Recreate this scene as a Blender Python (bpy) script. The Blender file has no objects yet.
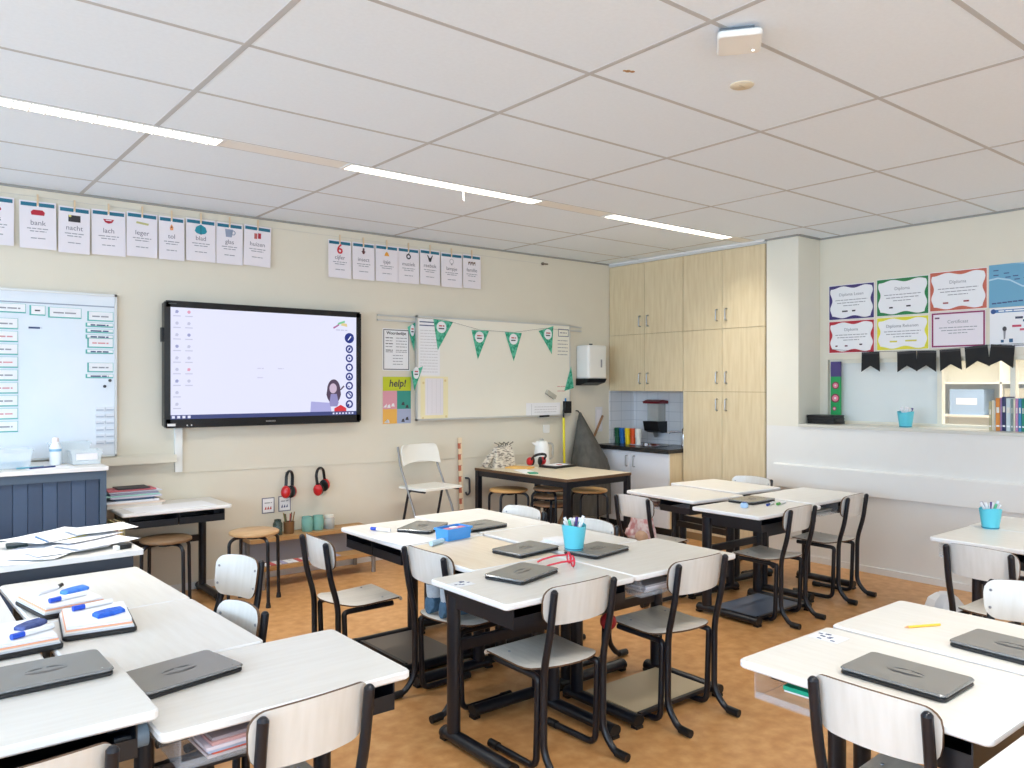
import bpy, bmesh, math, random
from mathutils import Vector, Matrix, Euler
random.seed(7)
PI = math.pi
S = bpy.context.scene
C = S.collection
R = math.radians

# ------------------------------------------------------------------ materials
def lin(v):
    v = v / 255.0
    return v / 12.92 if v <= 0.04045 else ((v + 0.055) / 1.055) ** 2.4

def col(r, g, b):
    return (lin(r), lin(g), lin(b), 1.0)

MATS = {}

def mat(name, rgb, rough=0.5, metal=0.0, spec=0.5, emit=None, estr=0.0, alpha=1.0, trans=0.0):
    if name in MATS:
        return MATS[name]
    m = bpy.data.materials.new(name)
    m.use_nodes = True
    p = m.node_tree.nodes['Principled BSDF']
    p.inputs['Base Color'].default_value = col(*rgb)
    p.inputs['Roughness'].default_value = rough
    p.inputs['Metallic'].default_value = metal
    p.inputs['Specular IOR Level'].default_value = spec
    if emit:
        p.inputs['Emission Color'].default_value = col(*emit)
        p.inputs['Emission Strength'].default_value = estr
    if alpha < 1.0:
        p.inputs['Alpha'].default_value = alpha
    if trans > 0:
        p.inputs['Transmission Weight'].default_value = trans
    MATS[name] = m
    return m

def noise_mat(name, c1, c2, scale=(1, 1, 1), nscale=5.0, detail=4.0, rough=0.5, lo=0.3, hi=0.7, bump=0.0, spec=0.5, c3=None):
    """two or three tone procedural mottling in object space"""
    if name in MATS:
        return MATS[name]
    m = mat(name, c1, rough, spec=spec)
    nt = m.node_tree
    p = nt.nodes['Principled BSDF']
    tc = nt.nodes.new('ShaderNodeTexCoord')
    mp = nt.nodes.new('ShaderNodeMapping')
    mp.inputs['Scale'].default_value = scale
    nz = nt.nodes.new('ShaderNodeTexNoise')
    nz.inputs['Scale'].default_value = nscale
    nz.inputs['Detail'].default_value = detail
    cr = nt.nodes.new('ShaderNodeValToRGB')
    cr.color_ramp.elements[0].position = lo
    cr.color_ramp.elements[0].color = col(*c1)
    cr.color_ramp.elements[1].position = hi
    cr.color_ramp.elements[1].color = col(*c2)
    if c3:
        e = cr.color_ramp.elements.new((lo + hi) / 2)
        e.color = col(*c3)
    nt.links.new(tc.outputs['Object'], mp.inputs['Vector'])
    nt.links.new(mp.outputs['Vector'], nz.inputs['Vector'])
    nt.links.new(nz.outputs['Fac'], cr.inputs['Fac'])
    nt.links.new(cr.outputs['Color'], p.inputs['Base Color'])
    if bump > 0:
        b = nt.nodes.new('ShaderNodeBump')
        b.inputs['Strength'].default_value = bump
        b.inputs['Distance'].default_value = 0.002
        nt.links.new(nz.outputs['Fac'], b.inputs['Height'])
        nt.links.new(b.outputs['Normal'], p.inputs['Normal'])
    return m

def tile_mat(name, c1, grout, tw, th):
    m = mat(name, c1, 0.25)
    nt = m.node_tree
    p = nt.nodes['Principled BSDF']
    tc = nt.nodes.new('ShaderNodeTexCoord')
    sp = nt.nodes.new('ShaderNodeSeparateXYZ')
    ad = nt.nodes.new('ShaderNodeMath')
    ad.operation = 'ADD'
    cb = nt.nodes.new('ShaderNodeCombineXYZ')
    br = nt.nodes.new('ShaderNodeTexBrick')
    br.offset = 0.0
    br.inputs['Scale'].default_value = 1.0
    br.inputs['Brick Width'].default_value = tw
    br.inputs['Row Height'].default_value = th
    br.inputs['Mortar Size'].default_value = 0.003
    br.inputs['Mortar Smooth'].default_value = 0.3
    br.inputs['Color1'].default_value = col(*c1)
    br.inputs['Color2'].default_value = col(*c1)
    br.inputs['Mortar'].default_value = col(*grout)
    L = nt.links.new
    L(tc.outputs['Object'], sp.inputs[0])
    L(sp.outputs['X'], ad.inputs[0])
    L(sp.outputs['Y'], ad.inputs[1])
    L(ad.outputs[0], cb.inputs['X'])
    L(sp.outputs['Z'], cb.inputs['Y'])
    L(cb.outputs[0], br.inputs['Vector'])
    L(br.outputs['Color'], p.inputs['Base Color'])
    return m

M_wall = noise_mat('wall_paint', (224, 217, 200), (221, 214, 197), nscale=3, rough=0.75, spec=0.2)
M_wall_lit = noise_mat('lower_wall_daylit', (229, 227, 222), (226, 224, 219), nscale=3, rough=0.6, spec=0.3)  # whiter copy of the wall, daylight on the lower part put into the colour
M_white = mat('white_paint', (236, 235, 230), 0.5)
M_ceil = noise_mat('ceiling_board', (233, 243, 253), (230, 240, 250), nscale=60, rough=0.9, spec=0.1)
M_grid = mat('ceiling_bar', (186, 188, 190), 0.7)
M_angle = mat('ceiling_edge_angle', (150, 149, 145), 0.7)
M_floor = noise_mat('marmoleum', (182, 128, 74), (212, 164, 110), scale=(1.0, 1.0, 1.0), nscale=15, detail=10, rough=0.34, lo=0.28, hi=0.74, c3=(198, 146, 92), spec=0.4)
M_skirt = mat('skirting', (226, 226, 224), 0.4)
M_top = noise_mat('desk_laminate', (221, 218, 212), (216, 212, 205), scale=(1.5, 14, 14), nscale=3.5, rough=0.33, lo=0.35, hi=0.7, spec=0.45)
M_topwarm = noise_mat('desk_laminate_tan', (230, 216, 194), (222, 206, 182), scale=(1.5, 14, 14), nscale=3.5, rough=0.36, lo=0.35, hi=0.7)
M_edge = mat('desk_edge_white', (232, 231, 230), 0.35)
M_frame = mat('navy_black_steel', (15, 18, 27), 0.32, spec=0.5)
M_cap = mat('black_plastic', (14, 15, 18), 0.45)
M_ply = noise_mat('chair_laminate', (216, 212, 206), (207, 202, 194), scale=(16, 2, 2), nscale=3, rough=0.28, lo=0.3, hi=0.75, spec=0.5)
M_seat = noise_mat('chair_seat_worn', (222, 215, 204), (206, 199, 188), scale=(16, 2, 2), nscale=3, rough=0.3, lo=0.3, hi=0.75, spec=0.5)
M_plyedge = mat('plywood_edge', (92, 66, 44), 0.6)
M_plate = mat('footboard_grey', (128, 116, 104), 0.45)
M_tray = mat('tray_black', (20, 22, 28), 0.35)
M_knob = mat('knob_grey_blue', (112, 132, 150), 0.4)
M_rivet = mat('rivet', (150, 152, 160), 0.3, 0.6)

def glassy(name, rgb, alpha, rough=0.08):
    m = mat(name, rgb, rough, alpha=alpha)
    return m

M_clear = glassy('clear_tray', (205, 212, 222), 0.20)
M_birch = noise_mat('maple_front', (221, 204, 170), (208, 188, 150), scale=(9, 9, 0.9), nscale=4.0, detail=5, rough=0.42, lo=0.3, hi=0.72, c3=(215, 197, 161))
M_birchedge = mat('maple_shadow_gap', (150, 124, 84), 0.6)
M_metal = mat('brushed_steel', (168, 168, 168), 0.32, 0.9)
M_chrome = mat('chrome', (215, 215, 220), 0.12, 1.0)
M_granite = noise_mat('black_worktop', (26, 26, 28), (52, 50, 50), nscale=120, detail=2, rough=0.25)
M_tile = tile_mat('white_wall_tile', (226, 226, 228), (196, 198, 202), 0.15, 0.10)
M_lid = mat('laptop_lid', (122, 119, 113), 0.25, spec=0.9)
M_lidrim = mat('laptop_rim', (150, 152, 154), 0.25, 0.7)
M_lap = mat('laptop_black', (20, 20, 22), 0.4)
M_emblem = mat('emblem_dark', (58, 58, 60), 0.35)
M_paper = mat('paper', (238, 238, 240), 0.7, spec=0.2)
M_paperpink = mat('card_paper', (232, 226, 230), 0.6, spec=0.2)
M_ink = mat('ink', (70, 68, 74), 0.7)
M_inksoft = mat('ink_soft', (122, 118, 128), 0.7)
M_inkgrey = mat('ink_grey', (150, 150, 156), 0.7)
M_inkblue = mat('ink_blue', (64, 78, 120), 0.7)
M_inkred = mat('ink_red', (190, 60, 60), 0.7)
M_teal = mat('teal_bar', (22, 106, 132), 0.5)
M_oak = noise_mat('bench_oak', (188, 148, 98), (170, 128, 80), scale=(1.2, 12, 12), nscale=4, rough=0.45, lo=0.3, hi=0.7)
M_stool = noise_mat('stool_beech', (206, 170, 126), (190, 150, 104), scale=(2, 14, 14), nscale=3, rough=0.4, lo=0.3, hi=0.7)
M_stooldark = noise_mat('stool_dark_wood', (140, 112, 84), (122, 96, 70), scale=(2, 14, 14), nscale=3, rough=0.3, lo=0.3, hi=0.7)

# ------------------------------------------------------------------ mesh builder
class MB:
    def __init__(self):
        self.bm = bmesh.new()
        self.mats = []

    def mi(self, m):
        if m not in self.mats:
            self.mats.append(m)
        return self.mats.index(m)

    def _faces(self, fs, m):
        i = self.mi(m)
        for f in fs:
            f.material_index = i

    def loft(self, rings, m, cap0=True, cap1=True, closed=True, capm=None):
        vs = [[self.bm.verts.new(p) for p in r] for r in rings]
        fs = []
        n = len(vs[0])
        rng = n if closed else n - 1
        for a, b in zip(vs, vs[1:]):
            for i in range(rng):
                j = (i + 1) % n
                fs.append(self.bm.faces.new((a[i], a[j], b[j], b[i])))
        self._faces(fs, m)
        caps = []
        if cap0:
            caps.append(self.bm.faces.new(list(reversed(vs[0]))))
        if cap1:
            caps.append(self.bm.faces.new(vs[-1]))
        self._faces(caps, capm or m)
        return self

    def box(self, x0, x1, y0, y1, z0, z1, m):
        r = lambda z: [(x0, y0, z), (x1, y0, z), (x1, y1, z), (x0, y1, z)]
        return self.loft([r(z0), r(z1)], m)

    def rbox(self, cx, cy, w, d, z0, z1, r, ch, m, topm=None, seg=5):
        """rounded rectangle slab with softened top and bottom edges"""
        def ring(z, ins):
            out = []
            a, b = w / 2 - ins, d / 2 - ins
            rr = max(r - ins, 0.0005)
            for k, (sx, sy) in enumerate(((1, 1), (-1, 1), (-1, -1), (1, -1))):
                for i in range(seg + 1):
                    t = PI / 2 * (k + i / seg)
                    out.append((cx + sx * (a - rr) + rr * math.cos(t), cy + sy * (b - rr) + rr * math.sin(t), z))
            return out
        return self.loft([ring(z0, ch), ring(z0 + ch, 0), ring(z1 - ch, 0), ring(z1, ch)], m, capm=None) if topm is None else self._rb2(ring, z0, z1, ch, m, topm)

    def _rb2(self, ring, z0, z1, ch, m, topm):
        self.loft([ring(z0, ch), ring(z0 + ch, 0), ring(z1 - ch, 0), ring(z1, ch)], m, cap1=False)
        vs = [self.bm.verts.new(p) for p in ring(z1, ch)]
        self._faces([self.bm.faces.new(vs)], topm)
        return self

    def prism(self, pts, axis, a0, a1, m, m1=None):
        """extrude a 2-D outline along x, y or z"""
        def p3(p, a):
            return {'x': (a, p[0], p[1]), 'y': (p[0], a, p[1]), 'z': (p[0], p[1], a)}[axis]
        self.loft([[p3(p, a0) for p in pts], [p3(p, a1) for p in pts]], m)
        return self

    def lathe(self, prof, m, n=20, at=(0, 0, 0), cap0=True, cap1=True):
        rings = []
        for r, z in prof:
            rings.append([(at[0] + r * math.cos(2 * PI * i / n), at[1] + r * math.sin(2 * PI * i / n), at[2] + z) for i in range(n)])
        return self.loft(rings, m, cap0, cap1)

    def cyl(self, p0, p1, r, m, n=12, r1=None):
        return self.tube([p0, p1], r, m, n, r1=r1)

    def tube(self, pts, r, m, n=8, r1=None, flat=1.0, up=None):
        pts = [Vector(p) for p in pts]
        rings = []
        k = len(pts)
        prev = None
        for i, p in enumerate(pts):
            if i == 0:
                t = pts[1] - p
            elif i == k - 1:
                t = p - pts[i - 1]
            else:
                t = (pts[i + 1] - p).normalized() + (p - pts[i - 1]).normalized()
            t.normalize()
            if prev is None:
                ref = Vector(up) if up else (Vector((0, 0, 1)) if abs(t.z) < 0.9 else Vector((1, 0, 0)))
                a = t.cross(ref).normalized()
            else:
                a = (prev - t * prev.dot(t)).normalized()
            prev = a
            b = t.cross(a).normalized()
            rr = r if r1 is None else r + (r1 - r) * i / (k - 1)
            rings.append([tuple(p + a * (rr * math.cos(2 * PI * j / n)) + b * (rr * flat * math.sin(2 * PI * j / n))) for j in range(n)])
        return self.loft(rings, m)

    def build(self, name, parent=None, smooth=38, loc=None, rot=None):
        bmesh.ops.recalc_face_normals(self.bm, faces=self.bm.faces[:])
        me = bpy.data.meshes.new(name)
        self.bm.to_mesh(me)
        self.bm.free()
        for m in self.mats:
            me.materials.append(m)
        if smooth:
            me.polygons.foreach_set('use_smooth', [True] * len(me.polygons))
            me.set_sharp_from_angle(angle=R(smooth))
        o = bpy.data.objects.new(name, me)
        C.objects.link(o)
        if parent is not None:
            o.parent = parent
        if loc:
            o.location = loc
        if rot:
            o.rotation_euler = rot
        return o

def fillet(pts, r, seg=5):
    """round the inner corners of a poly-line"""
    pts = [Vector(p) for p in pts]
    out = [pts[0]]
    for a, b, c in zip(pts, pts[1:], pts[2:]):
        u, v = (a - b), (c - b)
        d = min(r, u.length * 0.49, v.length * 0.49)
        u.normalize(); v.normalize()
        p, q = b + u * d, b + v * d
        for i in range(seg + 1):
            t = i / seg
            out.append((1 - t) ** 2 * p + 2 * t * (1 - t) * b + t * t * q)
    out.append(pts[-1])
    return out

def tag(o, label, cat, group=None, kind=None):
    o['label'] = label
    o['category'] = cat
    if group:
        o['group'] = group
    if kind:
        o['kind'] = kind
    return o

def struct(o):
    o['kind'] = 'structure'
    return o

def thing(name, label, cat, loc=(0, 0, 0), rz=0.0, group=None):
    o = bpy.data.objects.new(name, None)
    o.empty_display_size = 0.1
    C.objects.link(o)
    o.location = loc
    o.rotation_euler = (0, 0, R(rz))
    return tag(o, label, cat, group)

def copy_tree(o, parent=None):
    c = o.copy()
    C.objects.link(c)
    c.parent = parent
    for ch in [x for x in bpy.data.objects if x.parent == o]:
        copy_tree(ch, c)
    return c

def text_into(mb, s, size, m, at, plane='xz', th=0.0004, align='CENTER', shear=0.0, bold=0.0):
    """letters as solid thin shapes merged into a builder (xz faces -y, xy faces up)"""
    cu = bpy.data.curves.new('letters', 'FONT')
    cu.body = s
    cu.size = size
    cu.align_x = align
    cu.extrude = th
    cu.shear = shear
    cu.offset = bold
    cu.resolution_u = 3
    ob = bpy.data.objects.new('letters', cu)
    C.objects.link(ob)
    dg = bpy.context.evaluated_depsgraph_get()
    me = bpy.data.meshes.new_from_object(ob.evaluated_get(dg))
    bpy.data.objects.remove(ob)
    n0 = len(mb.bm.faces)
    vs = []
    for v in me.vertices:
        if plane == 'xz':
            vs.append(mb.bm.verts.new((at[0] + v.co.x, at[1] - v.co.z, at[2] + v.co.y)))
        else:
            vs.append(mb.bm.verts.new((at[0] + v.co.x, at[1] + v.co.y, at[2] + v.co.z)))
    i = mb.mi(m)
    for p in me.polygons:
        try:
            f = mb.bm.faces.new([vs[k] for k in p.vertices])
            f.material_index = i
        except ValueError:
            pass
    bpy.data.meshes.remove(me)
    bpy.data.curves.remove(cu)

def rect(mb, x0, x1, z0, z1, y, m, th=0.0006):
    mb.box(x0, x1, y - th, y, z0, z1, m)

def disc(mb, x, z, r, y, m, n=16, th=0.0006, sx=1.0):
    mb.prism([(x + sx * r * math.cos(2 * PI * i / n), z + r * math.sin(2 * PI * i / n)) for i in range(n)], 'y', y - th, y, m)

def ringshape(mb, x, z, r0, r1, y, m, n=18, th=0.0006):
    for i in range(n):
        a, b = 2 * PI * i / n, 2 * PI * (i + 1) / n
        mb.prism([(x + r0 * math.cos(a), z + r0 * math.sin(a)), (x + r1 * math.cos(a), z + r1 * math.sin(a)),
                  (x + r1 * math.cos(b), z + r1 * math.sin(b)), (x + r0 * math.cos(b), z + r0 * math.sin(b))], 'y', y - th, y, m)

def scribble(mb, x0, x1, z, y, m, h=0.004, wob=0.0):
    """one line of small print: a row of short dashes"""
    x = x0
    while x < x1:
        w = random.uniform(0.012, 0.03) * (h / 0.004)
        e = min(x + w, x1)
        rect(mb, x, e, z - h / 2, z + h / 2, y, m)
        x = e + 0.4 * h + 0.003
# ------------------------------------------------------------------ room shell
YB, XC, XW, H = 5.98, 6.16, 6.498, 2.764
XL, YF = -3.8, -3.2
m = MB(); m.box(XL - .2, 8.8, YF - .2, YB + .2, -0.1, 0, M_floor); struct(m.build('floor', smooth=0))
m = MB(); m.box(XL - .2, 8.8, YF - .2, YB + .2, H, H + .12, M_ceil); ceil = struct(m.build('ceiling', smooth=0))
m = MB()
for k in range(-3, 5):
    x = 1.104 + 1.2 * k
    m.box(x - .012, x + .012, YF, YB, H - .0012, H + .001, M_grid)
rows = [4.943, 5.55] + [3.568 - .607 * k for k in range(0, 11)]
for y in rows:
    m.box(XL, XW, y - .010, y + .010, H - .0010, H + .001, M_grid)
m.box(XL, XC, 4.164, 4.172, H - .0010, H + .001, M_grid)
m.box(XL, XC, 4.306, 4.314, H - .0010, H + .001, M_grid)
o = m.build('ceiling_grid', ceil, smooth=0); struct(o)
m = MB()
m.box(XL, XC, YB - .014, YB, H - .014, H, M_angle)
m.box(XC - .02, XC, 3.765, YB - .014, H - .014, H, M_angle)
m.box(XC, XW, 3.745, 3.765, H - .014, H, M_angle)
m.box(XW - .014, XW, YF, 3.745, H - .014, H, M_angle)
struct(m.build('trim_1', smooth=0))
m = MB(); m.box(XL - .2, 6.72, YB, YB + .2, 0, H, M_wall); struct(m.build('wall_back', smooth=0))
m = MB()
m.box(XL - .2, 6.72, YF - .2, YF, 0, .95, M_wall); m.box(XL - .2, 6.72, YF - .2, YF, 2.5, H, M_wall)
for a, b in ((XL - .2, -2.6), (-.7, -.4), (1.5, 1.8), (3.7, 6.72)):
    m.box(a, b, YF - .2, YF, .95, 2.5, M_wall)
struct(m.build('wall_front', smooth=0))
# left wall with a band of big windows
m = MB()
m.box(XL - .2, XL, YF, YB, 0, .85, M_wall)
m.box(XL - .2, XL, YF, YB, 2.55, H, M_wall)
wy = [(-2.8, -.85), (-.65, 1.3), (1.5, 3.45), (3.65, 5.5)]
edges = [YF] + [v for p in wy for v in p] + [YB]
for a, b in zip(edges[0::2], edges[1::2]):
    m.box(XL - .2, XL, a, b, .85, 2.55, M_wall)
struct(m.build('wall_left', smooth=0))
M_pane = mat('window_pane', (240, 245, 248), 0.02, alpha=0.06)
for i, (a, b) in enumerate(wy):
    m = MB()
    for (y0, y1, z0, z1) in ((a, a + .06, .85, 2.55), (b - .06, b, .85, 2.55), (a + .06, b - .06, .85, .91), (a + .06, b - .06, 2.49, 2.55), ((a + b) / 2 - .03, (a + b) / 2 + .03, .91, 2.49)):
        m.box(XL - .13, XL - .06, y0, y1, z0, z1, M_white)
    w = struct(m.build('window_%d' % (i + 2), smooth=0))
    m = MB(); m.box(XL - .1, XL - .095, a + .06, b - .06, .91, 2.49, M_pane)
    struct(m.build('window_glass', w, smooth=0))
fx = [(-2.6, -.7), (-.4, 1.5), (1.8, 3.7)]  # unseen front windows, added for cool light on back wall and chair backs
for i, (a, b) in enumerate(fx):
    m = MB()
    for (x0, x1, z0, z1) in ((a, a + .06, .95, 2.5), (b - .06, b, .95, 2.5), (a + .06, b - .06, .95, 1.01), (a + .06, b - .06, 2.44, 2.5), ((a + b) / 2 - .03, (a + b) / 2 + .03, 1.01, 2.44)):
        m.box(x0, x1, YF - .13, YF - .06, z0, z1, M_white)
    w = struct(m.build('window_%d' % (i + 6), smooth=0))
    m = MB(); m.box(a + .06, b - .06, YF - .1, YF - .095, 1.01, 2.44, M_pane)
    struct(m.build('window_glass', w, smooth=0))
# right side: boxed-out lower wall, pier beside the cabinets, wall above the inner window
m = MB()
m.box(XC, 6.72, YF, 4.075, 0, 1.128, M_wall_lit)
m.box(XC, 6.72, 3.765, 4.075, 1.128, H, noise_mat('pier_lit_wall', (228, 224, 210), (225, 221, 207), nscale=3, rough=.65))  # pier colour raised to paint in the stronger light on it
m.box(XW, 6.62, YF, 3.765, 1.70, H, M_wall)
m.box(XW, 6.62, 3.69, 3.765, 1.128, 1.70, M_wall)
m.box(XW, 6.62, YF, .55, 1.128, 1.70, M_wall)
struct(m.build('wall_right', smooth=0))
m = MB()
m.box(6.52, 6.72, 4.98, YB, 0, 2.764, M_tile)
m.box(6.14, 6.52, YB - .006, YB + .01, .86, 1.42, M_tile)
m.box(6.70, 6.72, 4.075, 4.98, 0, H, M_wall)
struct(m.build('wall_niche', smooth=0))
m = MB()
m.box(XC - .012, XW + .01, .55, 3.762, 1.128, 1.152, mat('sill_beige', (206, 203, 192), .35))
struct(m.build('trim_2', smooth=0))
m = MB()
prof = [(XC, .60), (XC - .028, .605), (XC - .028, .795), (XC - .022, .803), (XC, .806)]
m.prism(prof, 'y', YF, 3.99, M_wall_lit)
struct(m.build('trim_3', smooth=0))
m = MB(); m.box(XC - .014, XC, YF, 3.99, 0, .05, M_skirt); struct(m.build('baseboard_right', smooth=0))
m = MB(); m.box(XL, 5.9, YB - .012, YB, 0, .05, M_skirt); struct(m.build('baseboard_back', smooth=0))
m = MB(); m.tube([(1.76, YB - .007, .852), (6.0, YB - .007, .79)], .002, M_wall, 6); struct(m.build('trim_4'))
# inner window to the corridor
M_wfr = mat('window_frame_cream', (226, 222, 206), .4)
m = MB()
for (y0, y1, z0, z1) in ((3.65, 3.69, 1.152, 1.70), (.55, .59, 1.152, 1.70), (.59, 3.65, 1.668, 1.70), (.59, 3.65, 1.152, 1.176), (2.755, 2.79, 1.176, 1.668), (2.24, 2.275, 1.176, 1.668)):
    m.box(6.53, 6.59, y0, y1, z0, z1, M_wfr)
w1 = struct(m.build('window_1', smooth=0))
M_film = mat('frosted_glass', (226, 232, 232), .35, alpha=.82, spec=.6)
M_glass2 = mat('corridor_glass', (236, 240, 240), .03, alpha=.10)
m = MB(); m.box(6.556, 6.562, 2.79, 3.65, 1.176, 1.668, M_film); struct(m.build('frosted_pane', w1, smooth=0))
m = MB(); m.box(6.556, 6.562, .59, 2.755, 1.176, 1.668, M_glass2); struct(m.build('clear_pane', w1, smooth=0))
# corridor beyond
m = MB()
m.box(8.7, 8.8, YF, YB, 0, H, M_wall)
m.box(6.72, 8.8, YB - .6, YB + .1, 0, H, M_wall)
m.box(6.72, 8.8, YF - .1, YF, 0, H, M_wall)
struct(m.build('wall_corridor', smooth=0))
# ------------------------------------------------------------------ camera
cd = bpy.data.cameras.new('camera')
cd.sensor_fit = 'HORIZONTAL'
cd.sensor_width = 36.0
cd.lens = 798.57 / 1024 * 36.0
cd.clip_start = 0.05
cam = bpy.data.objects.new('camera', cd)
C.objects.link(cam)
cam.location = (0, 0, 1.49)
cam.rotation_euler = (PI / 2, 0, -0.67781)
S.camera = cam
# ------------------------------------------------------------------ light
wld = bpy.data.worlds.new('sky')
S.world = wld
wld.use_nodes = True
bg = wld.node_tree.nodes['Background']
bg.inputs['Color'].default_value = (0.80, 0.90, 1.0, 1)
bg.inputs['Strength'].default_value = 2.0

def area(name, loc, rot, sx, sy, power, colr, spread=180):
    ld = bpy.data.lights.new(name, 'AREA')
    ld.shape = 'RECTANGLE'
    ld.size = sx
    ld.size_y = sy
    ld.energy = power
    ld.color = colr
    ld.spread = R(spread)
    o = bpy.data.objects.new(name, ld)
    C.objects.link(o)
    o.location = loc
    o.rotation_euler = rot
    return o
for a, b in wy:
    area('daylight', (XL - .16, (a + b) / 2, 1.72), (0, R(-91), 0), 1.55, b - a - .1, 98, (0.52, 0.74, 1.0))
for a, b in fx:  # cool fill light behind the added front windows
    area('daylight', ((a + b) / 2, YF - .16, 1.72), (R(90), 0, 0), b - a - .1, 1.45, 47, (0.66, 0.83, 1.0))
M_tube = mat('lamp_tube', (255, 255, 255), .4, emit=(255, 246, 230), estr=4.0)
M_lamphouse = mat('lamp_housing', (228, 228, 226), .4)
def lamp(x0, x1, y):
    area('lamp_light', ((x0 + x1) / 2, y, H - .016), (0, 0, 0), x1 - x0 - .05, .11, 15, (1.0, 0.96, 0.88), 112)
def luminaire(x0, x1, label, louvre, y=4.238, kind='ceiling_light'):
    t = thing(kind, label, 'ceiling light', ((x0 + x1) / 2, y, H), 0, 'strip lights in the ceiling')
    L, hw = (x1 - x0) / 2, .064
    mm = MB()
    mm.box(-L, L, -hw, -hw + .008, -.006, .0, M_lamphouse)
    mm.box(-L, L, hw - .008, hw, -.006, .0, M_lamphouse)
    mm.box(-L, -L + .02, -hw + .008, hw - .008, -.006, .0, M_lamphouse)
    mm.box(L - .02, L, -hw + .008, hw - .008, -.006, .0, M_lamphouse)
    mm.build('housing', t, smooth=0)
    mm = MB(); mm.box(-L + .02, L - .02, -hw + .008, hw - .008, -.0045, -.001, M_tube); mm.build('diffuser', t, smooth=0)
    if louvre:
        n = 22
        for i in range(1, n):
            mm = MB()
            x = -L + 2 * L * i / n
            mm.box(x - .003, x + .003, -hw + .008, hw - .008, -.014, -.0055, M_lamphouse)
            mm.build('louvre_blade', t, smooth=0)
    lamp(x0, x1, y)
    return t
luminaire(-.04, 1.455, 'recessed strip light with louvre blades over the roller-door cabinet', True)
t = luminaire(2.16, 3.655, 'recessed strip light in the middle of the row, small white tag hanging from it', False)
mm = MB(); mm.tube([(.12, .03, -.014), (.12, .03, -.05), (.125, .028, -.075)], .004, M_white, 6); mm.build('hanging_tag', t)
luminaire(4.335, 5.835, 'recessed strip light nearest the maple cabinets', False)
for x0 in (-.06, 2.134, 4.302):
    lamp(x0, x0 + 1.5, .60)
m = MB()
for x0, x1 in ((1.46, 2.155), (3.66, 4.33), (5.84, 6.145)):
    m.box(x0, x1, 4.174, 4.304, H - .0016, H + .001, M_white)
struct(m.build('trim_5', smooth=0))
# ceiling objects
t = thing('wifi_access_point', 'white square wireless access point fixed to the ceiling tiles', 'access point', (2.462, 1.742, H), 37)
m = MB(); m.rbox(0, 0, .175, .155, -.044, -.020, .018, .005, M_white, seg=4); m.build('housing', t)
m = MB(); m.box(-.06, .06, -.05, .07, -.022, -.001, mat('bracket_dark_grey', (96, 104, 110), .5)); m.build('bracket', t, smooth=0)
m = MB(); m.lathe([(.004, -.0515), (.004, -.0495)], mat('status_light', (255, 255, 255), .4, emit=(255, 255, 255), estr=4), 8, at=(.055, -.05, .006)); m.build('status_light', t)
m = MB(); m.lathe([(.046, -.006), (.05, -.003), (.05, 0)], mat('cream_disc', (222, 212, 188), .6), 24); m.box(-.02, .02, -.004, .004, -.0075, -.0055, mat('cream_slot', (196, 186, 164), .6))
tag(m.build('ceiling_rosette', loc=(2.897, 2.036, H)), 'small cream round rosette in the ceiling tile below the access point', 'ceiling cap')
m = MB()
for (a, b, r) in ((0, 0, .012), (.018, -.008, .010), (-.014, .006, .007)):
    m.lathe([(r, -.0012), (r, 0)], mat('rust_stain', (168, 128, 84), .8), 10, at=(a, b, 0))
tag(m.build('rust_spot', loc=(2.406, 2.236, H - .0002)), 'small brown rust spot on a ceiling tile', 'stain')
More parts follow.
